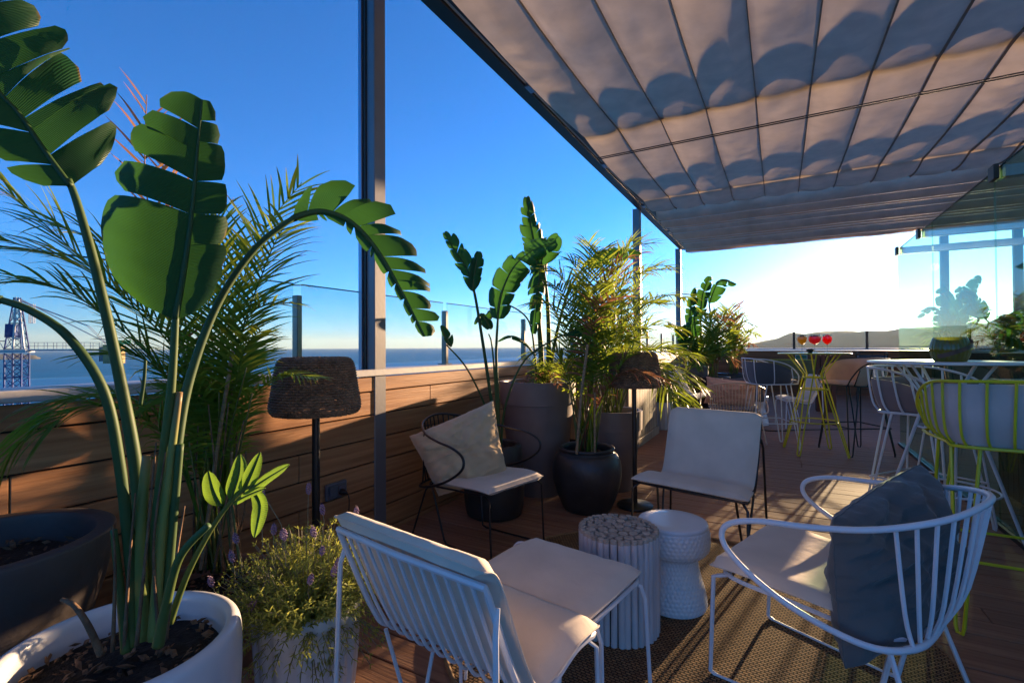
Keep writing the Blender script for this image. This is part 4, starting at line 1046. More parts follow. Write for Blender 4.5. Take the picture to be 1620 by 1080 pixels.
M['ice_dark'] = mat('dark_berries_and_ice', (0.10, 0.04, 0.03), 0.3, noise_amt=0.5, nscale=60); M['ice_green'] = mat('fruit_garnish', (0.22, 0.16, 0.03), 0.4)
wine_glass('balloon glass of golden cocktail, leftmost on the lime table', (0.215, 6.13, 1.1005), 'gold', ice='ice_green')
wine_glass('wide balloon glass of pink cocktail with dark garnish on the lime table', (0.335, 6.19, 1.1005), 'pink', bowl=0.060, ice='ice_dark')
wine_glass('balloon glass of bright red cocktail, rightmost on the lime table', (0.455, 6.26, 1.1005), 'red', ice='red')
bw = thing('snack_bowl', 'small charcoal bowl heaped with snacks between the golden and pink cocktails', 'bowl', (0.290, 6.15, 1.1005))
MB().lathe([(0.018, 0.0), (0.022, 0.002), (0.034, 0.022), (0.036, 0.038), (0.033, 0.038), (0.030, 0.020), (0.0001, 0.012)], 24).build('bowl_body', 'charcoal', bw, smooth=True)
rg = random.Random(2)
for k in range(7):
    a = k * 0.9; o = MB().lathe([(0.0005, -0.008), (0.006, -0.005), (0.008, 0), (0.006, 0.005), (0.0005, 0.008)], 8).build('snack', 'bark', bw, smooth=True); o.location = (0.017 * math.cos(a), 0.017 * math.sin(a), 0.036 + rg.uniform(-0.002, 0.005)); o.rotation_euler = (a, a, 0)
# lantern
LP = V(1503, 566, 2.72); ln = thing('lantern', 'ribbed green glass lantern with brown leather strap on the white bar table', 'lantern', (LP.x, LP.y, 1.0855))
n_ = 96; vs = []; fs = []
pl = cr([Vector((a, b_, 0)) for a, b_ in [(0.0002, 0.0), (0.058, 0.0), (0.072, 0.010), (0.085, 0.05), (0.086, 0.08), (0.079, 0.115), (0.070, 0.138)]], 4)
g = MB()
def f(a, b_):
    i = int(round(b_ * (len(pl) - 1))); r_, z = pl[i].x, pl[i].y
    return Vector((r_ * (1 + 0.035 * abs(math.cos(a * math.pi * 24)) * (1 if r_ > 0.05 else 0)) * math.cos(2 * math.pi * a), r_ * (1 + 0.035 * abs(math.cos(a * math.pi * 24)) * (1 if r_ > 0.05 else 0)) * math.sin(2 * math.pi * a), z))
g.grid(f, 144, len(pl) - 1, True)
M['lantern'] = mat('ribbed_green_glass', (0.06, 0.075, 0.012), 0.12, trans=0.35, tcol=(0.45, 0.42, 0.06), spec=0.7)
g.build('lantern_glass', 'lantern', ln, smooth=True)
st = []
for k in range(25):
    q = k / 24; a = math.pi * (q * 1.0) - yaw * 0 ; x = -0.088 * math.cos(math.pi * q)
    st.append((x, -0.090 * math.sin(math.pi * q) ** 0.7, 0.03 + 0.10 * q))
g = MB(); vs = []; fs = []
for i, q in enumerate(st):
    c_ = Vector(q); t_ = (Vector(st[min(24, i + 1)]) - Vector(st[max(0, i - 1)])).normalized(); rad = Vector((c_.x, c_.y, 0)).normalized(); s_ = t_.cross(rad).normalized()
    for du, dv in ((-0.011, 0.0), (0.011, 0.0), (0.011, 0.003), (-0.011, 0.003)): vs.append(c_ + s_ * du + rad * dv)
for i in range(24):
    for k in range(4): fs.append((i * 4 + k, i * 4 + (k + 1) % 4, i * 4 + 4 + (k + 1) % 4, i * 4 + 4 + k))
fs += [(3, 2, 1, 0), (96, 97, 98, 99)]; g.add(vs, fs); so_ = g.build('leather_strap', 'strap', ln, smooth=True); so_.rotation_euler = (0, 0, R(42))

# --- socket with plug and cable
sk = thing('wall_socket', 'grey outdoor double socket box on the wooden wall near the first post', 'socket', (WX, 1.93, 0.365))
MB().box(WX + 0.0016, WX + 0.022, 1.857, 2.005, 0.325, 0.418, 0.006).build('socket_plate', 'socket', sk, origin=(WX, 1.93, 0.365))
MB().box(WX + 0.0225, WX + 0.034, 1.872, 1.928, 0.340, 0.402, 0.004).build('socket_cover', 'socket', sk, origin=(WX, 1.93, 0.365))
MB().box(WX + 0.0225, WX + 0.034, 1.935, 1.991, 0.340, 0.402, 0.004).build('socket_cover', 'socket', sk, origin=(WX, 1.93, 0.365))
pl_ = thing('plug', 'black plug and drooping cable in the wall socket', 'plug', (WX + 0.035, 1.95, 0.36))
MB().lathe([(0.018, 0), (0.018, 0.02), (0.012, 0.03), (0.006, 0.045)], 12).build('plug_body', 'black_m', pl_, smooth=True).rotation_euler = (0, R(90), 0)
MB().tube(cr([(0.04, 0, 0), (0.055, 0.005, -0.03), (0.045, 0.01, -0.12), (0.05, -0.02, -0.25), (0.08, -0.08, -0.345), (0.05, -0.3, -0.352)], 6), 0.0035, 6).build('cable', 'black_m', pl_, smooth=True)
fc_ = thing('floor_cable', 'thin black cable lying across the deck behind the lime table', 'cable', (0, 7, 0))
MB().tube(cr([(-1.45, 0.9, 0.005), (-0.9, 1.3, 0.005), (-0.2, 0.6, 0.005), (0.3, 0.9, 0.005), (1.1, 1.4, 0.005)], 8), 0.008, 6).build('cable_run', 'black_m', fc_, smooth=True)

# ================================================================== POTS AND PLANTS
def pot(name, label, loc, prof, mt, soil_z, soil_r, n=48, rib=0, ribd=0.0, group=None):
    t = thing(name, label, 'plant pot', loc, 0, group)
    P = cr([Vector((a, b_, 0)) for a, b_ in prof], 3)
    MB().lathe([(q.x, q.y) for q in P], n, rib=rib, ribd=ribd).build('pot_shell', mt, t, smooth=True)
    g = MB(); vs = [(0, 0, soil_z + 0.012)]; fs = []; rg = random.Random(int(loc[0] * 100))
    for j in range(1, 9):
        for k in range(28): a = 2 * math.pi * k / 28; r_ = soil_r * j / 8; vs.append((r_ * math.cos(a), r_ * math.sin(a), soil_z + rg.uniform(-0.006, 0.010) - 0.01 * j / 8))
    for k in range(28): fs.append((0, 1 + k, 1 + (k + 1) % 28))
    for j in range(7):
        for k in range(28): a = 1 + j * 28; b_ = (k + 1) % 28; fs.append((a + k, a + 28 + k, a + 28 + b_, a + b_))
    g.add(vs, fs).build('soil', 'soil', t, smooth=True)
    g = MB()
    for k in range(150):
        a = rg.uniform(0, 6.283); r_ = soil_r * 0.93 * math.sqrt(rg.random()); c_ = Vector((r_ * math.cos(a), r_ * math.sin(a), soil_z + 0.010)); s_ = rg.uniform(0.003, 0.009)
        d1 = Vector((rg.uniform(-1, 1), rg.uniform(-1, 1), rg.uniform(-.4, .4))).normalized() * s_ * rg.uniform(1, 2.4); d2 = d1.orthogonal().normalized() * s_; d3 = d1.cross(d2).normalized() * s_ * 0.6
        g.add([c_ + d1, c_ - d1, c_ + d2, c_ - d2, c_ + d3, c_ - d3], [(0, 2, 4), (2, 1, 4), (1, 3, 4), (3, 0, 4), (2, 0, 5), (1, 2, 5), (3, 1, 5), (0, 3, 5)])
    tag(g.build('bark_litter', 'bark', t), kind='stuff')
    return t
def rimmed(R_, H, taper=0.72, lip=0.10, th=0.03):
    """tall planter with a thick straight collar"""
    rb = R_ * taper
    return [(rb * 0.9, 0), (rb, 0.01), (rb + (R_ - rb) * 0.55, H * 0.5), (R_ * 0.94, H * (1 - lip * 2.2)), (R_ * 0.945, H * (1 - lip * 2.0)), (R_ * 0.985, H * (1 - lip * 1.95)), (R_ * 0.99, H * (1 - lip * 1.8)), (R_, H * 0.985), (R_ * 0.99, H), (R_ - th, H), (R_ - th * 1.2, H * 0.97), (R_ - th * 1.3, H * 0.8)]

def banana_leaf(parent, org, mid, nrm, wl, wr, seed=1, nsp=6, droop=0.5, fold=0.5, stalk=0.008, slant=0.35, tip=0.15, mt='strel', gap=0.10, ragged=0.12, name='leaf', cuts_r=None, cuts_l=None):
    """broad leaf: midrib with two blades torn into strips"""
    rg = random.Random(seed)
    P = cr(mid, 8); n_ = 48; P, L = resample(P, n_)
    nrm = Vector(nrm).normalized()
    T = [(P[min(n_, i + 1)] - P[max(0, i - 1)]).normalized() for i in range(n_ + 1)]
    g = MB()
    def shape(t):
        return (math.sin(math.pi * min(1, max(0, t)) ** 0.66)) ** 0.42 * (1 - 0.25 * t)
    for sgn, wd in ((1, wl), (-1, wr)):
        if wd <= 0: continue
        cuts = [0.0]
        for k in range(1, nsp): cuts.append(k / nsp + rg.uniform(-0.35, 0.35) / nsp)
        cuts.append(1.0)
        if sgn == 1 and cuts_r: cuts = cuts_r
        if sgn == -1 and cuts_l: cuts = cuts_l
        for c0, c1 in zip(cuts, cuts[1:]):
            if c1 - c0 < 0.015: continue
            na = max(2, int((c1 - c0) * n_ / 1.6)); nb = 7
            ldr = droop * rg.uniform(0.6, 1.5); lf = fold + rg.uniform(-0.2, 0.2); ls = slant + rg.uniform(-0.08, 0.12); lw = wd * rg.uniform(1 - ragged, 1 + ragged * 0.3)
            cc = (c0 + c1) / 2
            def f(a, b_):
                tt = c0 + (c1 - c0) * a
                te = cc + (tt - cc) * (1 - gap * b_ * b_)
                i = te * n_; i0 = int(min(n_ - 1, max(0, i))); q = i - i0
                base = P[i0].lerp(P[i0 + 1], q); t_ = T[i0].lerp(T[i0 + 1], q).normalized()
                s_ = t_.cross(nrm); s_ = s_.normalized() if s_.length > 1e-3 else Vector((1, 0, 0)); nn = s_.cross(t_)
                loc = abs(2 * a - 1)
                reach = lw * shape(tt * 0.96 + 0.02) * (1 - 0.10 * loc ** 8) * (1 + 0.16 * (a - 0.5)) * (1 + 0.05 * noise.noise(Vector((tt * 30, seed, sgn))))
                # integrate a drooping outward curve
                ang = lf - ldr * 1.7 * b_ * b_
                d = s_ * sgn * math.cos(ang) + nn * math.sin(ang)
                p_ = base + d * reach * b_ + t_ * (ls * reach * b_)
                p_ += nn * (reach * 0.07 * noise.noise(Vector((tt * 16, b_ * 2.5, seed))) * b_) + Vector((0, 0, -0.25 * ldr * reach * b_ * b_))
                return p_
            k0 = len(g.v); g.grid(f, na, nb)
            for m_ in range(k0, len(g.v)):
                a, b_ = g.uv[m_]; tt = c0 + (c1 - c0) * a
                edge = 1.0 if (b_ > 0.9 and noise.noise(Vector((tt * 14, seed, sgn))) > 0.02) else 0.0
                g.uv[m_] = (tt * L * 6, min(0.98, 0.10 * tt + 0.38 * b_ * b_ + 0.6 * edge + tip * tt * b_))
    lf_ = g.build(name, mt, parent, origin=org, smooth=True, hasuv=True)
    g = MB(); g.tube(P, [stalk * (1 - 0.85 * i / n_) + 0.0008 for i in range(n_ + 1)], 6); g.build('midrib', 'petiole', lf_, origin=None, smooth=True, hasuv=True) if False else None
    g.build('midrib', 'petiole', lf_, origin=org, smooth=True, hasuv=True)
    return lf_
def stalk(parent, org, pts, r0, r1, name='leaf_stalk', mt='petiole', flat=1.0, n=10):
    P = cr(pts, 8); N = len(P)
    return MB().tube(P, [r0 + (r1 - r0) * (i / (N - 1)) ** 0.8 for i in range(N)], n).build(name, mt, parent, origin=org, smooth=True, hasuv=True)

def frond(parent, org, pts, n=26, ll=0.22, droop=0.5, seed=1, mt='palm', start=0.22, updir=(0, 0, 1), wid=0.0085, vlift=0.35, name='frond', stem_r=0.005, dry_tip=False):
    n = int(n * 1.45); wid = wid * 0.72; rg = random.Random(seed)
    P, L = resample(cr(pts, 8), 60); g = MB(); T = [(P[min(60, i + 1)] - P[max(0, i - 1)]).normalized() for i in range(61)]
    g.tube(P, [stem_r * (1 - 0.8 * i / 60) for i in range(61)], 5, v0=0, v1=0.3)
    up = Vector(updir)
    for k in range(n):
        t = start + (1 - start) * (k + 0.5) / n; i = min(60, int(t * 60)); base = P[i]; t_ = T[i]
        s_ = t_.cross(up); s_ = s_.normalized() if s_.length > 0.05 else t_.orthogonal().normalized(); nn = s_.cross(t_)
        q = (t - start) / (1 - start)
        for sg in (-1, 1):
            if rg.random() < 0.05: continue
            if 'dry' in mt and rg.random() < 0.35: continue
            le = ll * (rg.uniform(0.5, 1.0) if 'dry' in mt else 1.0) * (0.35 + 0.65 * math.sin(math.pi * (0.12 + 0.80 * q)) ** 0.8) * rg.uniform(0.85, 1.12)
            fw = 0.45 + 1.0 * q + rg.uniform(-0.22, 0.22)
            d = (s_ * sg + t_ * fw + nn * (vlift + rg.uniform(-0.3, 0.3))).normalized()
            w_ = wid * rg.uniform(0.8, 1.15); ns = 5; dr = droop * rg.uniform(0.6, 1.5)
            vs = []; uv = []; p_ = base.copy(); wd = (t_ - d * t_.dot(d)).normalized()
            tw = rg.uniform(-0.5, 0.5); wd = (wd * math.cos(tw) + d.cross(wd) * math.sin(tw))
            kink = rg.random() < 0.12
            for j in range(ns + 1):
                u = j / ns; ww = w_ * (0.35 + 0.65 * math.sin(math.pi * min(0.98, 0.18 + 0.78 * u)) ** 0.9) * (1 - u ** 4 * 0.75)
                vs += [p_ - wd * ww, p_ + wd * ww]
                yv = 0.10 + 0.62 * u ** 1.5 + 0.20 * q * u + (0.25 if kink and u > 0.5 else 0); uv += [(0.2, min(0.98, yv)), (0.8, min(0.98, yv))]
                d = (d + Vector((0, 0, -dr * (0.10 + 0.30 * u) * (2.2 if kink and u > 0.4 else 1)))).normalized()
                p_ = p_ + d * (le / ns)
            g.add(vs, [(2 * j, 2 * j + 1, 2 * j + 3, 2 * j + 2) for j in range(ns)], uv)
    return g.build(name, mt, parent, origin=org, smooth=False, hasuv=True)

def arc(base, top, bend, n=4):
    """frond line from base to tip with an upward-bulging arch"""
    a = Vector(base); b_ = Vector(top); m_ = a.lerp(b_, 0.55); h_ = Vector((0, 0, bend)); q = a.lerp(b_, 0.25)
    return [a, q + h_ * 0.65, m_ + h_, a.lerp(b_, 0.8) + h_ * 0.72, b_]

# ---------- big strelitzia in the white pot, front left
PC = V(196, 548, 1.05); PC = Vector((PC.x, PC.y, 0))
pot('glazed_pot', 'large white glazed round pot holding the tall strelitzia at front left', PC,
    [(0.13, 0), (0.155, 0.01), (0.19, 0.12), (0.215, 0.28), (0.225, 0.42), (0.226, 0.49), (0.224, 0.530), (0.219, 0.548), (0.209, 0.555), (0.197, 0.553), (0.190, 0.535), (0.188, 0.44)], 'whitepot', 0.495, 0.192, 64)
S1 = thing('strelitzia', 'tall strelitzia with huge torn leaves in the white glazed pot, front left', 'plant', (PC.x, PC.y, 0.48))
o1 = (PC.x, PC.y, 0.48)
D0 = 1.05
def VP(l): return [V(*q) for q in l]
# leaf A: tall, leaning up left and out of the frame
stalk(S1, o1, VP([(236, 1000, 1.07), (226, 880, 1.06), (215, 740, 1.05), (190, 600, 1.04), (155, 440, 1.03), (125, 330, 1.02), (108, 283, 1.01)]), 0.0175, 0.0060, mt='petiole')
banana_leaf(S1, o1, VP([(112, 295, 1.01), (70, 238, 1.00), (30, 180, 0.985), (-5, 140, 0.97), (-40, 60, 0.95), (-75, -40, 0.93)]), (0.94, -0.32, 0.10), 0.20, 0.09, seed=3, nsp=6, droop=0.10, fold=0.02, slant=0.42, cuts_r=[0, 0.17, 0.30, 0.36, 0.47, 0.56, 0.7, 0.85, 1], ragged=0.10, stalk=0.0055, gap=0.12)
# leaf B: the great upright leaf
stalk(S1, o1, VP([(232, 1000, 1.04), (246, 850, 1.02), (262, 700, 1.00), (272, 600, 0.99), (278, 500, 0.98)]), 0.0145, 0.0060)
banana_leaf(S1, o1, VP([(277, 505, 0.98), (292, 420, 0.98), (304, 330, 0.985), (312, 240, 0.99), (320, 158, 1.0)]), (0.88, -0.47, 0.05), 0.075, 0.165, seed=8, nsp=5, droop=0.14, fold=0.05, slant=0.30, stalk=0.006, gap=0.10, cuts_l=[0, 0.47, 0.62, 0.76, 0.86, 1], cuts_r=[0, 0.33, 0.47, 0.62, 0.80, 0.9, 1], ragged=0.05)
# leaf C: arching to the right in front of the post
stalk(S1, o1, VP([(240, 1000, 1.02), (262, 860, 1.03), (278, 720, 1.05), (300, 600, 1.08), (345, 480, 1.12), (405, 392, 1.16), (468, 342, 1.20)]), 0.014, 0.0062)
banana_leaf(S1, o1, VP([(463, 346, 1.20), (510, 335, 1.22), (556, 352, 1.24), (596, 395, 1.26), (632, 455, 1.27), (672, 532, 1.28)]), (0.72, -0.66, 0.22), 0.03, 0.12, seed=15, nsp=12, droop=0.22, fold=0.25, slant=0.55, stalk=0.008, gap=0.30, ragged=0.22)
# leaf D: low arch to the left
stalk(S1, o1, VP([(218, 1000, 1.0), (206, 880, 0.99), (190, 740, 0.97), (165, 620, 0.95), (110, 535, 0.93), (50, 492, 0.92), (0, 474, 0.91)]), 0.012, 0.0065)
banana_leaf(S1, o1, VP([(2, 475, 0.91), (-30, 470, 0.90), (-70, 490, 0.90), (-110, 540, 0.90)]), (0.95, -0.25, 0.1), 0.06, 0.06, seed=5, nsp=4, droop=0.3, fold=0.3)
# lower sheaths and cut stalks
for (a, b_, c_, r0, r1, mt_) in (((200, 1030, .98), (190, 930, .98), (180, 838, .97), 0.010, 0.006, 'petiole'), ((258, 1010, 1.0), (272, 850, 1.0), (285, 702, 1.0), 0.009, 0.007, 'petiole'),
                           ((226, 1010, 1.0), (222, 850, 1.0), (232, 720, 1.02), 0.015, 0.008, 'sheath'), ((244, 1010, .99), (256, 840, .99), (284, 620, 1.0), 0.013, 0.006, 'sheath'), ((222, 640, 1.05), (228, 600, 1.05), (230, 570, 1.05), 0.004, 0.003, 'petiole'),
                           ((210, 1020, .99), (207, 900, .99), (202, 790, .98), 0.011, 0.005, 'petiole')):
    stalk(S1, o1, VP([a, b_, c_]), r0, r1, 'old_stalk', mt_)
for k, (a, b_, c_) in enumerate((((196, 1030, .975), (204, 900, .97), (214, 780, .985)), ((252, 1020, .985), (243, 860, .975), (262, 715, .985)), ((216, 1020, .965), (232, 860, .965), (247, 700, .985)), ((178, 1030, .965), (182, 900, .96), (178, 830, .96)), ((262, 1010, .99), (276, 900, .98), (292, 800, .99)))):
    stalk(S1, o1, VP([a, b_, c_]), 0.0045, 0.0015, 'dry_sheath_edge', 'bark', n=5)
stalk(S1, o1, VP([(250, 1020, 0.95), (262, 960, 0.94), (285, 880, 0.92), (330, 830, 0.92)]), 0.011, 0.006, 'old_stalk')
stalk(S1, o1, VP([(160, 1035, 0.95), (140, 990, 0.94), (118, 958, 0.96), (98, 948, 0.98)]), 0.007, 0.004, 'withered_stalk', 'bark')
# dry husk curl and bark lump on the soil
g = MB(); rg = random.Random(4); c_ = V(70, 1035, 0.93); c_.z = 0.50
g.grid(lambda a, b_: c_ + Vector((0.042 * math.cos(a * 6.283) * math.sin(b_ * 3.14), 0.03 * math.sin(a * 6.283) * math.sin(b_ * 3.14), 0.022 * math.cos(b_ * 3.14))) * (1 + 0.5 * noise.noise(Vector((math.cos(a * 6.283) * 1.5, math.sin(a * 6.283) * 1.5, b_ * 4)))), 20, 12)
tag(g.build('bark_lump', 'bark', smooth=True), 'crumbly brown bark lump on the soil inside the white glazed pot', 'bark')

# ---------- slate bowl pot, far front left
BC = V(-32, 560, 1.36); BC = Vector((BC.x, BC.y, 0))
pot('bowl_planter', 'large dark tapered bowl planter filled with bare soil at the left edge', BC,
    [(0.13, 0), (0.15, 0.01), (0.19, 0.18), (0.24, 0.36), (0.275, 0.48), (0.295, 0.58), (0.30, 0.625), (0.296, 0.640), (0.262, 0.640), (0.252, 0.625), (0.24, 0.52)], 'bowlpot', 0.56, 0.245, 56)

# ---------- palm in a terracotta pot behind the strelitzia
AC = V(338, 560, 1.86); AC = Vector((AC.x, AC.y, 0))
pot('terracotta_pot', 'brown terracotta pot with the bushy palm behind the big strelitzia', AC, rimmed(0.235, 0.30, 0.75, 0.09), 'terrapot', 0.25, 0.19, 48)
PA = thing('areca_palm', 'bushy areca palm with reddish tips between the big strelitzia and the wooden wall', 'plant', (AC.x, AC.y, 0.25)); oA = (AC.x, AC.y, 0.25)
cane = thing('support_cane', 'leaning bamboo cane staking the palm behind the strelitzia', 'cane', (AC.x, AC.y, 0.25))
MB().tube([V(318, 900, 1.7), V(345, 700, 1.66), V(368, 555, 1.62)], 0.0065, 7).build('cane_rod', 'cane', cane, origin=oA, smooth=True)
cane2 = thing('support_cane', 'upright bamboo cane staking the palm, right of the leaning one', 'cane', (AC.x, AC.y, 0.25))
MB().tube([V(367, 900, 1.75), V(366, 700, 1.73), V(365, 560, 1.70)], 0.0055, 7).build('cane_rod', 'cane', cane2, origin=oA, smooth=True)
rg = random.Random(21)
specs = [  # (start px, mid px, tip px) with distances; ll, droop, dry
 ((330, 900, 1.8), (310, 620, 1.7), (170, 450, 1.45), (-5, 375, 1.3), .25, .45, 0),
 ((330, 900, 1.8), (300, 600, 1.7), (235, 330, 1.6), (232, 150, 1.5), .22, .15, 1),
 ((335, 900, 1.8), (300, 560, 1.75), (265, 330, 1.7), (262, 195, 1.7), .20, .15, 1),
 ((340, 900, 1.8), (352, 600, 1.7), (400, 400, 1.65), (478, 288, 1.6), .22, .30, 2),
 ((345, 900, 1.8), (360, 640, 1.7), (395, 500, 1.65), (462, 478, 1.6), .15, .40, 2),
 ((345, 900, 1.8), (370, 690, 1.72), (430, 600, 1.68), (505, 598, 1.6), .12, .40, 2),
 ((340, 900, 1.8), (340, 640, 1.7), (330, 480, 1.6), (305, 380, 1.5), .24, .25, 0),
 ((330, 900, 1.8), (270, 680, 1.6), (130, 625, 1.5), (-5, 740, 1.4), .24, .70, 0),
 ((335, 900, 1.8), (300, 660, 1.7), (230, 570, 1.6), (150, 560, 1.5), .22, .45, 0),
 ((340, 900, 1.8), (345, 620, 1.75), (355, 430, 1.78), (345, 330, 1.8), .22, .22, 2),
 ((335, 900, 1.8), (290, 560, 1.75), (180, 400, 1.6), (60, 350, 1.5), .24, .40, 0),
 ((345, 900, 1.8), (362, 680, 1.72), (385, 560, 1.6), (415, 520, 1.5), .15, .45, 2),
 ((340, 900, 1.8), (330, 690, 1.7), (290, 610, 1.6), (250, 640, 1.5), .20, .6, 0),
 ((335, 900, 1.8), (290, 580, 1.7), (150, 430, 1.5), (10, 300, 1.35), .27, .35, 0),
 ((335, 900, 1.8), (290, 640, 1.7), (140, 480, 1.5), (20, 440, 1.35), .25, .5, 0),
 ((335, 900, 1.8), (270, 700, 1.65), (150, 640, 1.5), (60, 690, 1.4), .24, .6, 0),
 ((345, 900, 1.8), (365, 600, 1.7), (420, 420, 1.6), (455, 350, 1.5), .22, .4, 0),
]
for i, (a, b_, c_, d, ll, dr, dry) in enumerate(specs):
    frond(PA, oA, VP([a, b_, c_, d]), 30 if dry != 1 else 24, ll, dr, 100 + i, 'palmdry' if dry == 1 else 'palm', start=0.42, stem_r=0.006, wid=0.0060 if dry != 1 else 0.0055, vlift=0.2)
for i in range(26):
    a0 = V(rg.uniform(300, 385), 905, 1.8 + rg.uniform(-0.12, 0.10)); b0_ = V(rg.uniform(295, 400), rg.uniform(560, 720), 1.7 + rg.uniform(-0.15, 0.15))
    stalk(PA, oA, [a0, a0.lerp(b0_, 0.5) + Vector((rg.uniform(-.02, .02), rg.uniform(-.02, .02), 0)), b0_], 0.0055, 0.0022, 'stem', 'palmstem' if i % 3 else 'bark', n=5)

# broad-leaved young shoot leaning right
CN = thing('canna_shoot', 'young broad leaved shoot with bright yellow green leaves above the lavender', 'plant', (PC.x + 0.05, PC.y + 0.1, 0.48)); oc = tuple(CN.location)
stalk(CN, oc, VP([(268, 985, 1.12), (300, 900, 1.13), (345, 820, 1.15), (385, 775, 1.17), (420, 765, 1.18)]), 0.009, 0.003, 'stem', 'petiole')
for (a, b_, c_, wd, nr, sd_) in (((350, 800, 1.15), (338, 775, 1.15), (330, 745, 1.15), .028, (0.5, -0.8, 0.2), 1), ((365, 790, 1.16), (378, 750, 1.17), (380, 718, 1.18), .026, (0.8, -0.6, 0), 2),
                                ((385, 778, 1.17), (400, 745, 1.17), (412, 715, 1.17), .020, (0.8, -0.6, 0.1), 3), ((395, 775, 1.17), (425, 755, 1.16), (458, 735, 1.15), .026, (0.0, -0.6, 0.8), 4),
                                ((400, 775, 1.18), (412, 800, 1.17), (403, 850, 1.15), .024, (0.4, -0.9, 0.1), 5), ((370, 795, 1.15), (395, 782, 1.13), (420, 772, 1.12), .020, (0.1, -0.5, 0.85), 6)):
    banana_leaf(CN, oc, VP([a, b_, c_]), nr, wd, wd, seed=sd_, nsp=1, droop=0.2, fold=0.35, slant=0.3, stalk=0.003, mt='canna', tip=0.3)

# ---------- lavender in the ribbed white pot
LC = V(487, 560, 1.60); LC = Vector((LC.x, LC.y, 0))
pot('ribbed_pot', 'white ribbed ceramic pot overflowing with lavender behind the foreground chair', LC,
    [(0.125, 0), (0.14, 0.008), (0.152, 0.10), (0.160, 0.20), (0.165, 0.30), (0.167, 0.345), (0.164, 0.358), (0.153, 0.360), (0.147, 0.352), (0.145, 0.28)], 'whitepot', 0.315, 0.148, 96, rib=16, ribd=0.05)
LV = thing('lavender', 'lavender bush with grey green leaves and purple flower heads in the ribbed pot', 'plant', (LC.x, LC.y, 0.31)); oL = (LC.x, LC.y, 0.31)
rg = random.Random(31); g = MB(); gs = MB()
for i in range(720):
    a = rg.uniform(0, 6.283); el = rg.uniform(0.0, 1.0); out = math.sqrt(rg.random())
    ln_ = rg.uniform(0.13, 0.26) * (1.1 - 0.25 * out)
    tilt = out * 1.45
    if rg.random() < 0.12: tilt = rg.uniform(1.5, 2.1); ln_ = rg.uniform(0.16, 0.24)
    d = Vector((math.cos(a) * math.sin(tilt), math.sin(a) * math.sin(tilt), math.cos(tilt)))
    p0 = Vector((LC.x, LC.y, 0.33)) + Vector((math.cos(a), math.sin(a), 0)) * 0.08 * out
    p_ = p0.copy(); pts = [p_.copy()]
    for k in range(7):
        d = (d + Vector((rg.uniform(-.12, .12), rg.uniform(-.12, .12), rg.uniform(-.05, .13) - (0.12 if tilt > 1.4 else 0)))).normalized(); p_ = p_ + d * ln_ / 7; pts.append(p_.copy())
    gs.tube(pts[::2] + [pts[-1]] if len(pts) % 2 == 0 else pts[::2], 0.0012, 3)
    for k in range(2, 8):
        for q in range(4):
            an = q * 1.57 + k * 0.7 + rg.uniform(-.3, .3)
            o_ = d.orthogonal().normalized(); o2 = d.cross(o_); side = (o_ * math.cos(an) + o2 * math.sin(an)); ld = (side + d * rg.uniform(0.3, 1.1)).normalized()
            le = rg.uniform(0.014, 0.026); wd = ld.cross(side).normalized() * 0.0022 if ld.cross(side).length > 1e-3 else o_ * 0.002
            b0_ = pts[k]; yv = 0.2 + 0.5 * (k / 7) * rg.uniform(0.6, 1.3)
            g.add([b0_ - wd * 0.5, b0_ + wd * 0.5, b0_ + ld * le * 0.6 + wd, b0_ + ld * le * 0.6 - wd, b0_ + ld * le + Vector((0, 0, -0.002))], [(0, 1, 2, 3), (3, 2, 4)], [(0.2, yv * 0.6), (0.8, yv * 0.6), (0.8, yv), (0.2, yv), (0.5, yv)])
tag(g.build('foliage', 'lavleaf', LV, origin=oL, hasuv=True), kind='stuff'); tag(gs.build('twigs', 'lavstem', LV, origin=oL), kind='stuff')
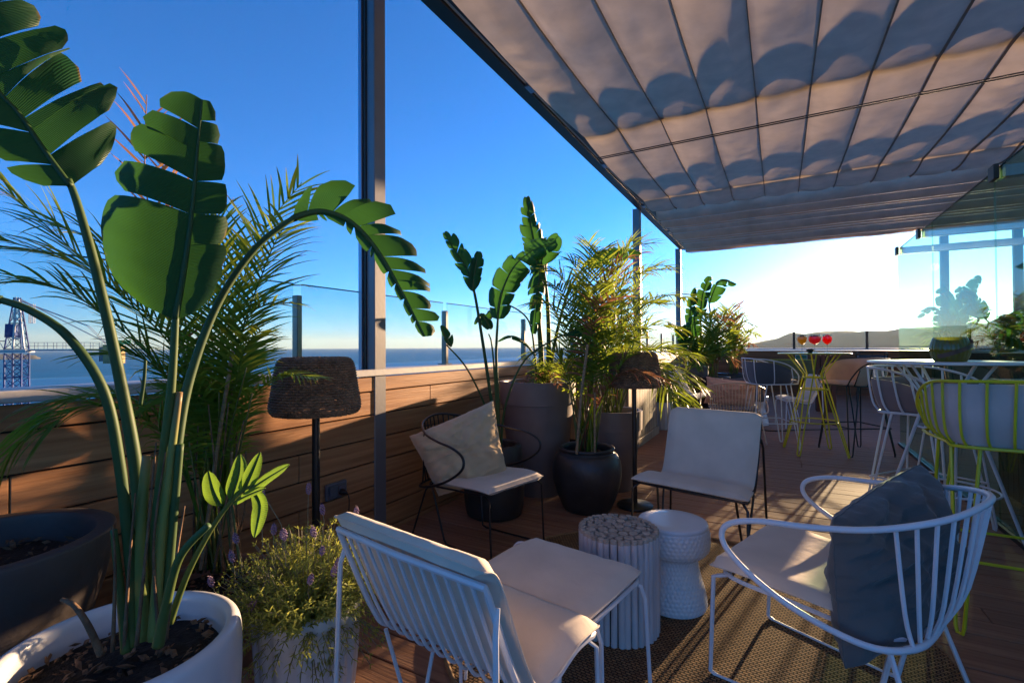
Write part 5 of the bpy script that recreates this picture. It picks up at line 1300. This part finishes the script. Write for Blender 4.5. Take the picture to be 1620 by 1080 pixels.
for (u, v, D_, bu, bv) in ((417, 775, 1.5, 445, 830), (488, 773, 1.6, 487, 830), (511, 805, 1.6, 512, 840), (563, 808, 1.62, 558, 850), (412, 808, 1.5, 415, 850), (433, 836, 1.5, 435, 870), (447, 842, 1.5, 448, 870), (497, 840, 1.5, 497, 870), (375, 850, 1.5, 382, 885),
                          (368, 880, 1.5, 372, 920), (336, 918, 1.45, 342, 940), (490, 915, 1.42, 490, 950), (527, 902, 1.45, 525, 925), (404, 940, 1.42, 425, 905), (450, 845, 1.45, 452, 880), (509, 868, 1.5, 508, 890), (533, 885, 1.5, 530, 905)):
    b0_ = V(bu, bv, D_ + 0.02); t0 = V(u, v + 8, D_); mid = b0_.lerp(t0, 0.5) + Vector((rg.uniform(-.006, .006), rg.uniform(-.006, .006), 0))
    fl = MB().tube(cr([b0_ - Vector((0, 0, 0.03)), b0_, mid, t0], 4), 0.0014, 4).build('flower_stalk', 'lavstem', LV, origin=oL)
    g = MB(); ax_ = (t0 - mid).normalized()
    for k in range(34):
        q = k / 34; an = k * 2.4; o_ = ax_.orthogonal().normalized(); o2 = ax_.cross(o_); rr_ = 0.0075 * math.sin(math.pi * (0.12 + 0.8 * q)) ** 0.7
        c_ = t0 + ax_ * (q * 0.036) + (o_ * math.cos(an) + o2 * math.sin(an)) * rr_; s_ = 0.0032
        g.add([c_ + Vector(w_) * s_ for w_ in ((1, 0, 0), (-1, 0, 0), (0, 1, 0), (0, -1, 0), (0, 0, 1.3), (0, 0, -1))], [(0, 2, 4), (2, 1, 4), (1, 3, 4), (3, 0, 4), (2, 0, 5), (1, 2, 5), (3, 1, 5), (0, 3, 5)])
    for s2 in (-1, 0, 1):
        o_ = ax_.orthogonal().normalized() * s2 * 0.004; e = t0 + ax_ * 0.036; wd = ax_.cross(o_ if s2 else ax_.orthogonal()).normalized() * 0.0025
        g.add([e - wd, e + wd, e + ax_ * 0.012 + o_], [(0, 1, 2)])
    g.build('flower_head', 'lavflower', fl, origin=oL)

# ---------- middle group
def ground(u, D): p_ = V(u, 549, D); return Vector((p_.x, p_.y, 0))
Cs = ground(781, 3.46)
pot('tall_black_pot', 'tall black pot behind the black armchair holding a slim strelitzia', Cs, [(0.16, 0), (0.195, 0.01), (0.212, 0.10), (0.215, 0.22), (0.208, 0.36), (0.198, 0.45), (0.190, 0.485), (0.182, 0.495), (0.165, 0.495), (0.158, 0.48), (0.15, 0.40)], 'blackpot', 0.45, 0.155, 48)
S2 = thing('strelitzia', 'slim strelitzia with arching narrow leaves rising behind the black armchair', 'plant', (Cs.x, Cs.y, 0.45)); o2 = tuple(S2.location)
bD = 3.44
stalk(S2, o2, VP([(785, 712, bD), (778, 640, bD), (765, 550, bD - .02), (752, 470, bD - .04), (746, 450, bD - .04)]), 0.015, 0.008)
banana_leaf(S2, o2, VP([(750, 462, 3.39), (738, 425, 3.38), (722, 400, 3.36), (703, 368, 3.33)]), (0.62, -0.78, -0.1), 0.102, 0.060, seed=33, nsp=6, droop=0.3, fold=0.5, slant=0.8, gap=0.10, ragged=0.3)
banana_leaf(S2, o2, VP([(748, 460, 3.39), (750, 440, 3.38), (753, 420, 3.38), (757, 398, 3.38)]), (0.7, -0.7, 0.0), 0.072, 0.060, seed=35, nsp=4, droop=0.3, fold=0.4, slant=0.6, gap=0.10, ragged=0.3)
stalk(S2, o2, VP([(788, 712, bD), (788, 640, bD), (785, 560, bD), (788, 500, bD)]), 0.014, 0.008)
banana_leaf(S2, o2, VP([(787, 505, bD), (795, 460, bD - .02), (815, 420, bD - .05), (845, 395, bD - .08), (880, 382, bD - .10)]), (0.42, -0.85, 0.30), 0.132, 0.144, seed=41, nsp=7, droop=0.55, fold=0.3, slant=0.25, gap=0.10, ragged=0.2)
stalk(S2, o2, VP([(780, 712, bD), (770, 650, bD), (740, 585, bD - .1), (706, 545, bD - .15)]), 0.008, 0.005)
banana_leaf(S2, o2, VP([(714, 548, 3.26), (706, 535, 3.24), (697, 515, 3.23)]), (0.6, -0.7, 0.2), 0.060, 0.018, seed=43, nsp=2, droop=0.2, fold=0.3)
stalk(S2, o2, VP([(792, 712, bD), (800, 640, bD), (830, 570, bD), (880, 535, bD), (900, 528, bD)]), 0.010, 0.005)
banana_leaf(S2, o2, VP([(895, 530, 3.44), (920, 520, 3.44), (948, 518, 3.44), (970, 530, 3.44)]), (0, -0.5, 0.85), 0.060, 0.072, seed=45, nsp=3, droop=0.5, fold=0.2)
stalk(S2, o2, VP([(790, 712, bD), (783, 600, bD), (778, 545, bD), (773, 528, bD)]), 0.010, 0.004, 'old_stalk')
banana_leaf(S2, o2, VP([(777, 520, 3.46), (768, 505, 3.49), (758, 498, 3.52), (750, 512, 3.55)]), (0, -0.5, 0.85), 0.084, 0.060, seed=46, nsp=4, droop=0.6, fold=0.2)

Cb = ground(850, 4.0)
pot('large_collared_pot', 'largest mauve brown pot with thick collar against the parapet', Cb, rimmed(0.312, 0.90, 0.66, 0.10), 'terra', 0.85, 0.265, 64)
S3 = thing('strelitzia', 'strong strelitzia with tall ragged leaves growing in the largest collared pot', 'plant', (Cb.x, Cb.y, 0.85)); o3 = tuple(S3.location)
stalk(S3, o3, VP([(855, 625, 4.0), (856, 560, 4.0), (852, 500, 3.98), (850, 430, 3.95)]), 0.030, 0.013)
banana_leaf(S3, o3, VP([(850, 440, 3.95), (848, 400, 3.93), (840, 355, 3.90), (833, 312, 3.86)]), (0.55, -0.83, 0), 0.13, 0.12, seed=51, nsp=8, droop=0.5, fold=0.35, slant=0.7, gap=0.10, ragged=0.25)
stalk(S3, o3, VP([(862, 625, 4.0), (868, 560, 4.0), (866, 480, 3.95), (858, 415, 3.9)]), 0.026, 0.012)
banana_leaf(S3, o3, VP([(855, 420, 3.9), (862, 398, 3.85), (874, 384, 3.80), (884, 373, 3.75)]), (0.35, -0.9, 0.2), 0.13, 0.10, seed=52, nsp=3, droop=0.3, fold=0.4, slant=0.5)
banana_leaf(S3, o3, VP([(857, 410, 3.95), (852, 450, 3.85), (848, 490, 3.80), (845, 528, 3.78)]), (0.5, -0.8, 0.1), 0.11, 0.10, seed=53, nsp=6, droop=0.4, fold=-0.1, slant=0.2, gap=0.15)
stalk(S3, o3, VP([(866, 625, 4.0), (878, 540, 4.0), (900, 460, 3.95), (928, 418, 3.9)]), 0.018, 0.008)
banana_leaf(S3, o3, VP([(926, 420, 3.9), (950, 403, 3.88), (980, 396, 3.86), (1014, 400, 3.84)]), (0.35, -0.75, 0.55), 0.13, 0.05, seed=54, nsp=9, droop=0.25, fold=0.4, slant=0.2, gap=0.10)
stalk(S3, o3, VP([(850, 625, 4.0), (846, 560, 4.0), (835, 505, 3.95), (798, 480, 3.9), (786, 490, 3.88)]), 0.010, 0.005)
banana_leaf(S3, o3, VP([(790, 486, 3.88), (775, 492, 3.87), (760, 510, 3.86)]), (0, -0.5, 0.85), 0.05, 0.06, seed=56, nsp=3, droop=0.5, fold=0.2)
banana_leaf(S3, o3, VP([(845, 560, 3.9), (828, 540, 3.8), (806, 532, 3.75), (788, 540, 3.72)]), (0.1, -0.6, 0.8), 0.05, 0.04, seed=57, nsp=3, droop=0.3, fold=0.3)
rg = random.Random(61)
for i in range(26):   # reddish grassy undergrowth round its foot
    a0 = V(850 + rg.uniform(-10, 45), 608, 3.95 + rg.uniform(-.1, .1)); e = a0 + Vector((rg.uniform(-.16, .2), rg.uniform(-.25, .05), rg.uniform(-.02, .24)))
    frond(S3, o3, [a0, a0.lerp(e, 0.5) + Vector((0, 0, .07)), e], 7, 0.10, 0.5, 200 + i, 'palmdry' if i % 3 == 0 else 'palm', start=0.3, wid=0.005, stem_r=0.002)

Cj = ground(927, 3.55)
pot('charcoal_jar', 'round charcoal glazed jar with rolled rim holding the front palm', Cj, [(0.15, 0), (0.17, 0.008), (0.20, 0.07), (0.235, 0.17), (0.250, 0.27), (0.245, 0.34), (0.222, 0.395), (0.197, 0.415), (0.194, 0.425), (0.203, 0.437), (0.202, 0.448), (0.190, 0.453), (0.174, 0.443), (0.170, 0.41), (0.18, 0.36)], 'blackpot', 0.39, 0.175, 64)
def palm(label, C_, z0, tips, seed, name='areca_palm', ll=0.22, stems=22, spread=0.07, base_u=None, top=0.5, mt='palm', bend=0.12, n=26, wid=0.0075, org=None, droop=0.42, every_dry=4):
    t = thing(name, label, 'plant', (C_.x, C_.y, z0)); og = tuple(t.location); rg = random.Random(seed)
    for i, tp in enumerate(tips):
        b0_ = Vector((C_.x + rg.uniform(-spread, spread), C_.y + rg.uniform(-spread, spread), z0)); e = V(*tp) if not isinstance(tp, Vector) else tp
        hgt = max(0.15, (e.z - z0)); hor = Vector((e.x - b0_.x, e.y - b0_.y, 0))
        m1 = b0_ + hor * 0.14 + Vector((0, 0, hgt * 0.45)); m2 = b0_ + hor * 0.52 + Vector((0, 0, hgt * 0.84 + bend))
        if e.z < z0 + 0.3: m1 = b0_ + hor * 0.14 + Vector((0, 0, 0.34)); m2 = b0_ + hor * 0.55 + Vector((0, 0, 0.44 if e.z > z0 - 0.2 else 0.36))
        frond(t, og, [b0_, m1, m2, e], n, ll * rg.uniform(0.85, 1.15), droop * rg.uniform(0.7, 1.3), seed * 50 + i, 'palmdry' if (every_dry and i % every_dry == every_dry - 1) else mt, start=0.38, stem_r=0.005, wid=wid, vlift=0.22)
    for i in range(stems):
        b0_ = Vector((C_.x + rg.uniform(-spread, spread), C_.y + rg.uniform(-spread, spread), z0)); e = b0_ + Vector((rg.uniform(-.13, .13), rg.uniform(-.13, .13), rg.uniform(0.3, top)))
        stalk(t, og, [b0_, b0_.lerp(e, 0.5) * 1.0, e], 0.007, 0.003, 'stem', 'palmstem', n=5)
    return t
palm('airy areca palm with arching sunlit fronds in the charcoal jar', Cj, 0.41,
     [(860, 425, 3.4), (895, 410, 3.5), (950, 395, 3.3), (1005, 405, 3.3), (1062, 425, 3.3), (1062, 480, 3.3), (1075, 560, 3.2), (1050, 600, 3.2), (835, 480, 3.4), (838, 560, 3.5), (940, 450, 3.0), (985, 470, 3.0),
      (1020, 520, 3.1), (930, 380, 3.5), (1030, 385, 3.6), (980, 420, 3.5), (862, 450, 3.2)], 5, ll=0.25, stems=26, top=0.62, wid=0.0095, droop=0.55)
cn3 = thing('support_cane', 'bamboo cane staking the palm in the charcoal jar', 'cane', (Cj.x, Cj.y, 0.41))
MB().tube([V(912, 718, 3.35), V(920, 620, 3.33), V(930, 545, 3.3)], 0.010, 7).build('cane_rod', 'cane', cn3, origin=tuple(cn3.location), smooth=True)
cn4 = thing('support_cane', 'short thin cane right of the jar palm stems', 'cane', (Cj.x, Cj.y, 0.41))
MB().tube([V(941, 718, 3.35), V(941, 620, 3.33)], 0.007, 7).build('cane_rod', 'cane', cn4, origin=tuple(cn4.location), smooth=True)
Cp = ground(968, 4.08)
pot('collared_pot', 'mid sized mauve brown collared pot behind the wicker lamp', Cp, rimmed(0.245, 0.65, 0.66, 0.12), 'terra', 0.60, 0.20, 56)
palm('palm with long reddish fronds drooping over the wicker lamp, in the mid sized collared pot', Cp, 0.60,
     [(1090, 640, 3.6), (1100, 700, 3.4), (1060, 420, 4.2), (1085, 470, 4.3), (1010, 380, 4.2), (960, 430, 4.3), (1095, 560, 3.9), (930, 500, 4.2), (1040, 480, 3.8), (1000, 540, 3.7), (1108, 610, 3.7), (1020, 400, 4.5), (1070, 520, 4.0), (990, 460, 3.8)], 6, ll=0.28, stems=20, top=0.5, every_dry=6, wid=0.0095, droop=0.55)

# ---------- small ribbed pot with shrub by the planter box
Cr_ = ground(1048, 6.95)
pot('ribbed_pot', 'small white ribbed pot with a low shrub beyond the pale planter box', Cr_, [(0.115, 0), (0.135, 0.01), (0.15, 0.12), (0.155, 0.28), (0.150, 0.37), (0.145, 0.385), (0.135, 0.385), (0.13, 0.37), (0.13, 0.32)], 'whitepot', 0.34, 0.13, 64, rib=16, ribd=0.05)
def shrub(name, label, C_, z0, r_, h_, n, mt, seed, leaf=0.03):
    t = thing(name, label, 'plant', (C_.x, C_.y, z0)); og = tuple(t.location); rg = random.Random(seed); g = MB(); gs = MB()
    for i in range(n):
        a = rg.uniform(0, 6.28); q = rg.random() ** 0.5; e = Vector((C_.x + math.cos(a) * r_ * q, C_.y + math.sin(a) * r_ * q, z0 + h_ * (1 - 0.5 * q * q) * rg.uniform(0.6, 1.1))); b0_ = Vector((C_.x + math.cos(a) * 0.03, C_.y + math.sin(a) * 0.03, z0))
        if i % 3 == 0: gs.tube([b0_, b0_.lerp(e, 0.5) + Vector((0, 0, h_ * 0.12)), e], 0.0022, 3)
        for k in range(6):
            p_ = b0_.lerp(e, 0.45 + 0.11 * k) + Vector((rg.uniform(-1, 1), rg.uniform(-1, 1), rg.uniform(-1, 1))) * leaf * 0.7
            d = Vector((rg.uniform(-1, 1), rg.uniform(-1, 1), rg.uniform(-.3, 1))).normalized(); s_ = d.orthogonal().normalized() * leaf * 0.18
            g.add([p_, p_ + d * leaf * 0.5 + s_, p_ + d * leaf, p_ + d * leaf * 0.5 - s_], [(0, 1, 2, 3)], [(0.5, 0.1), (1, 0.4), (0.5, 0.6), (0, 0.4)])
    tag(g.build('foliage', mt, t, origin=og, hasuv=True), kind='stuff'); tag(gs.build('twigs', 'lavstem', t, origin=og), kind='stuff')
    return t
shrub('potted_shrub', 'low green shrub in the small white ribbed pot', Cr_, 0.34, 0.17, 0.24, 260, 'lavleaf', 71, 0.035)

# ---------- far corner group
C1 = ground(1092, 9.7)
pot('large_collared_pot', 'big mauve grey collared pot with a strelitzia in the far left corner', C1, rimmed(0.34, 0.78, 0.7, 0.11), 'terra', 0.72, 0.29, 40)
S4 = thing('strelitzia', 'strelitzia with pale curled leaves beside the last pergola post', 'plant', (C1.x, C1.y, 0.72)); o4 = tuple(S4.location)
for (a, b_, c_, wl_, wr_, nr, sd_) in (((1098, 530, 9.6), (1092, 495, 9.5), (1099, 455, 9.4), .22, .12, (0.6, -0.7, 0.1), 1), ((1108, 500, 9.6), (1112, 465, 9.5), (1123, 437, 9.4), .20, .16, (0.4, -0.9, 0), 2), ((1122, 480, 9.6), (1138, 445, 9.5), (1165, 450, 9.3), .22, .14, (0, -0.6, 0.8), 3),
                                ((1090, 560, 9.5), (1072, 520, 9.4), (1055, 510, 9.2), .12, .12, (0.2, -0.6, 0.7), 4), ((1100, 565, 9.5), (1085, 535, 9.3), (1080, 515, 9.1), .20, .20, (0.2, -0.9, 0.3), 5), ((1105, 560, 9.5), (1095, 520, 9.4), (1108, 490, 9.3), .22, .2, (0.1, -0.9, 0.1), 6)):
    stalk(S4, o4, [Vector((C1.x, C1.y, 0.72)), V(a[0], a[1] + 40, a[2]), V(*a)], 0.03, 0.015); banana_leaf(S4, o4, VP([a, b_, c_]), nr, wl_, wr_, seed=80 + sd_, nsp=5, droop=0.4, fold=0.3, stalk=0.014, slant=0.4, gap=0.2)
C2 = ground(1128, 9.2)
pot('dark_planter', 'dark grey round planter with a palm, second in the far corner', C2, rimmed(0.30, 0.60, 0.75, 0.10), 'blackpot', 0.55, 0.25, 40)
def scat(us, vs_, D_): return [(u, v, D_ + dd) for u, v, dd in zip(us, vs_, [0, .3, -.3, .2, -.2, .4, -.4, .1, 0, .2, -.1, .3, 0, .2])]
palm('yellow green palm in the dark far planter left of the stools', C2, 0.55, scat([1090, 1105, 1120, 1135, 1150, 1160, 1100, 1140, 1125, 1165, 1085], [545, 510, 500, 498, 505, 530, 580, 560, 530, 575, 570], 9.0), 7, ll=0.36, stems=14, top=0.7, n=20, wid=0.016, bend=0.2, every_dry=5)
C3 = ground(1160, 9.9)
pot('dark_planter', 'dark planter with a palm rightmost in the far corner group', C3, rimmed(0.30, 0.62, 0.75, 0.10), 'blackpot', 0.57, 0.25, 40)
palm('reddish green palm in the rightmost far corner planter', C3, 0.57, scat([1130, 1150, 1165, 1180, 1192, 1188, 1140, 1172, 1160, 1196], [505, 492, 484, 500, 515, 545, 560, 550, 520, 530], 9.8), 8, ll=0.36, stems=12, top=0.7, n=20, wid=0.016, bend=0.2, every_dry=3)

# ---------- plants behind the green glass on the far right
trough = thing('planting_trough', 'long pale rimmed planting trough beyond the green glass screen', 'planter', (3.6, 12.6, 0)); ot = (3.6, 12.6, 0)
MB().box(2.75, 6.4, 12.35, 12.95, 0.0, 1.02).build('trough_body', 'darkwood', trough, origin=ot)
MB().box(2.72, 6.43, 12.32, 12.98, 1.022, 1.07, 0.004).build('trough_rim', 'cap', trough, origin=ot)
MB().box(2.80, 6.35, 12.40, 12.90, 1.055, 1.085).build('soil', 'soil', trough, origin=ot)
rr = random.Random(90)
def far_strel(label, u, D_, leaves, seed):
    C_ = ground(u, D_); t = thing('strelitzia', label, 'plant', (C_.x, C_.y, 1.05)); og = tuple(t.location)
    for k, (a, b_, c_, wl_, wr_, nr) in enumerate(leaves):
        stalk(t, og, [Vector((C_.x, C_.y, 1.05)), V(a[0], a[1] + 12, a[2]), V(*a)], 0.03, 0.014); banana_leaf(t, og, VP([a, b_, c_]), nr, wl_, wr_, seed=seed + k, nsp=6, droop=0.25, fold=0.15, stalk=0.014, slant=0.35, gap=0.2)
DD = 9.9
far_strel('large strelitzia silhouetted behind the green glass beside the sunlit post', 1508, DD, [((1520, 530, DD), (1515, 495, DD), (1490, 455, DD), .30, .34, (0.3, -0.95, 0)), ((1545, 500, DD), (1532, 470, DD), (1550, 436, DD), .22, .2, (0.2, -1, 0)), ((1495, 520, DD), (1478, 488, DD), (1452, 503, DD), .16, .10, (0, -0.5, 0.8)), ((1560, 505, DD), (1548, 480, DD), (1515, 455, DD), .16, .25, (0.2, -1, 0)), ((1505, 548, DD), (1500, 515, DD), (1488, 490, DD), .30, .30, (0.3, -0.95, 0.1))], 300)
D2 = 8.6
far_strel('dark green strelitzia with broad leaves at the right end behind the glass', 1585, D2, [((1580, 550, D2), (1578, 525, D2), (1590, 500, D2), .16, .16, (0.3, -0.9, 0.2)), ((1600, 535, D2), (1605, 505, D2), (1622, 490, D2), .2, .2, (0, -0.8, 0.5)), ((1590, 520, D2), (1600, 500, D2), (1568, 512, D2), .16, .12, (0, -0.6, 0.8)), ((1612, 540, D2), (1625, 515, D2), (1640, 500, D2), .2, .2, (0, -0.8, 0.5)), ((1570, 552, D2), (1572, 535, D2), (1580, 520, D2), .15, .15, (0.5, -0.9, 0.1))], 320)
C5 = ground(1520, 10.2)
palm('fine leaved palm silhouetted low behind the green lantern', C5, 1.05, [(1475, 508, 10.1), (1462, 530, 10), (1490, 500, 10.3), (1540, 500, 10.1), (1550, 520, 10), (1530, 480, 10.4), (1470, 545, 9.9), (1545, 545, 10), (1500, 520, 10.2), (1556, 490, 10.3)], 9, ll=0.34, stems=8, top=0.4, n=18, wid=0.014, bend=0.12, every_dry=0)
shrub('hedge_bush', 'dense leafy bush behind the green glass right of the lantern', ground(1560, 9.7), 1.05, 0.45, 0.42, 500, 'palm', 95, 0.07)
shrub('hedge_bush', 'leafy bush at the right frame edge behind the green glass', ground(1625, 9.3), 1.05, 0.5, 0.5, 500, 'palm', 96, 0.07)

# ---------- far low furniture
def low_tub(label, loc, fd, mt, cmt, nrod=17, **k):
    t = fan_armchair(label, loc, fd, mt, cmt, rr=0.009, nrod=nrod, **k); return t
low_tub('low beige wire armchair seen from behind, holding a salmon pillow', (-0.52, 6.75, 0), (-0.15, 1.0), 'beige_m', 'cushion_dark', nrod=19)
pillow('pillow', 'salmon beige pillow standing in the low beige wire armchair', (-0.56, 6.80, 0.58), (1, 0.1, -0.1), (0.1, -0.3, 0.9), 0.60, 0.38, 0.14, 'pinkcush', seed=6)
pillow('pillow', 'slate grey pillow behind the salmon one in the low beige armchair', (-0.40, 7.05, 0.60), (1, 0.2, 0.1), (0, -0.2, 0.9), 0.50, 0.36, 0.13, 'greycush', seed=7)
lounge_chair('white lounge chair with pale cushion behind the lime bar table', (0.02, 8.2, 0), (-0.95, -0.25), 'white_m', 'cushion', drop=0.03)
lounge_chair('white lounge chair with pale cushion by the small ribbed pot', (-1.05, 8.05, 0), (0.95, -0.2), 'lime_m', 'cushion')
def sofa_back(label, loc, fd, mt, cmt, w_=0.42, H=0.74):
    t = thing('wire_sofa', label, 'chair', loc, face(fd))
    ring = cr([(-w_, 0.28, 0.40), (-w_ * 1.05, -0.05, 0.60), (-w_, -0.25, H - 0.03), (0, -0.33, H), (w_, -0.25, H - 0.03), (w_ * 1.05, -0.05, 0.60), (w_, 0.28, 0.40)], 6)
    MB().tube(ring, 0.010, 6).build('frame_rail', mt, t, smooth=True)
    for i in range(17):
        x = -w_ * 0.95 + 1.9 * w_ * i / 16; MB().tube([(x, -0.30, H - 0.01), (x * 0.97, -0.28, 0.5), (x * 0.95, -0.18, 0.36)], 0.005, 5).build('rod', mt, t)
    for sx in (-1, 1):
        for sy in (-0.2, 0.25): MB().tube([(sx * w_ * 0.9, sy, 0.38), (sx * w_ * 0.98, sy * 1.4, 0.0)], 0.008, 6).build('leg', mt, t)
    pad([((-w_ * 0.95, -0.22, 0.41), (w_ * 0.95, -0.22, 0.41)), ((-w_ * 0.95, 0.0, 0.41), (w_ * 0.95, 0.0, 0.41)), ((-w_ * 0.95, 0.3, 0.43), (w_ * 0.95, 0.3, 0.43))], 0.06, cmt, 'seat_cushion', t, seed=2)
    pad([((-w_ * 0.95, -0.27, H - 0.02), (w_ * 0.95, -0.27, H - 0.02)), ((-w_ * 0.95, -0.24, 0.56), (w_ * 0.95, -0.24, 0.56)), ((-w_ * 0.95, -0.19, 0.40), (w_ * 0.95, -0.19, 0.40))], 0.06, cmt, 'back_cushion', t, seed=4)
    return t
sofa_back('wide low wire bench with olive cushions against the far parapet behind the lime table', (0.25, 13.2, 0), (0.0, -1.0), 'lime_m', 'olive', w_=0.85, H=0.84)
sofa_back('dark grey cushioned chair near the far parapet right of the cocktails', (1.02, 9.6, 0.33), (0.0, 1), 'greycol' if 'greycol' in M else 'black_m', 'greycush', w_=0.32, H=0.76) if False else None
# tall stool with slate cushion behind the salmon one
bar_stool('bar stool with slate grey cushion beyond the salmon one near the far parapet', (1.66, 12.3, 0), (0.1, 1), 'black_m', 'greycush', nrod=7, wt=0.26)
sw = thing('wooden_side_table', 'round slatted reddish wood side table beyond the beige armchair', 'side table', (-0.66, 8.0, 0))
for k in range(26):
    a = 2 * math.pi * k / 26; o = MB().box(-0.006, 0.006, -0.017, 0.017, 0.0, 0.44).build('slat', 'redwood', sw); o.location = (0.16 * math.cos(a), 0.16 * math.sin(a), 0); o.rotation_euler = (0, 0, a)
MB().lathe([(0.15, 0.43), (0.175, 0.441), (0.175, 0.452), (0.0001, 0.455)], 32).build('table_top', 'redwood', sw, smooth=True)
s5 = thing('ceramic_stool', 'plain grey white ceramic stool beside the slatted wooden side table', 'stool', (-0.30, 8.15, 0))
MB().lathe([(q.x, q.y) for q in cr([Vector((a, b_, 0)) for a, b_ in [(0.15, 0), (0.155, 0.02), (0.13, 0.15), (0.105, 0.26), (0.135, 0.32), (0.15, 0.37), (0.145, 0.42), (0.12, 0.44)]], 5)] + [(0.0001, 0.442)], 32).build('stool_body', 'whitestool', s5, smooth=True)
col_ = thing('slatted_column', 'dark reddish slatted wooden column behind the lime bar table', 'column', (0.72, 10.4, 0))
MB().box(0.57, 0.87, 10.25, 10.55, 0.0, 1.0).build('column_core', 'void', col_, origin=(0.72, 10.4, 0))
for k in range(4): MB().box(0.565 + k * 0.078, 0.632 + k * 0.078, 10.225, 10.247, 0.0, 1.01, 0.002).build('slat', 'redwood', col_, origin=(0.72, 10.4, 0))

# ================================================================== AIR
HZ = MB().box(-31000, 31000, -31000, 31000, -33, 640)
hm = bpy.data.materials.new('sea_haze'); hm.use_nodes = True; n = hm.node_tree.nodes; l = hm.node_tree.links; n.clear()
ho = n.new('ShaderNodeOutputMaterial'); hv = n.new('ShaderNodeVolumePrincipled'); hv.inputs['Density'].default_value = 0.000028; hv.inputs['Color'].default_value = (0.86, 0.92, 0.90, 1); hv.inputs['Anisotropy'].default_value = 0.2
l.new(hv.outputs[0], ho.inputs['Volume'])
tag(HZ.build('haze', hm), kind='stuff')
scene.cycles.volume_bounces = 0
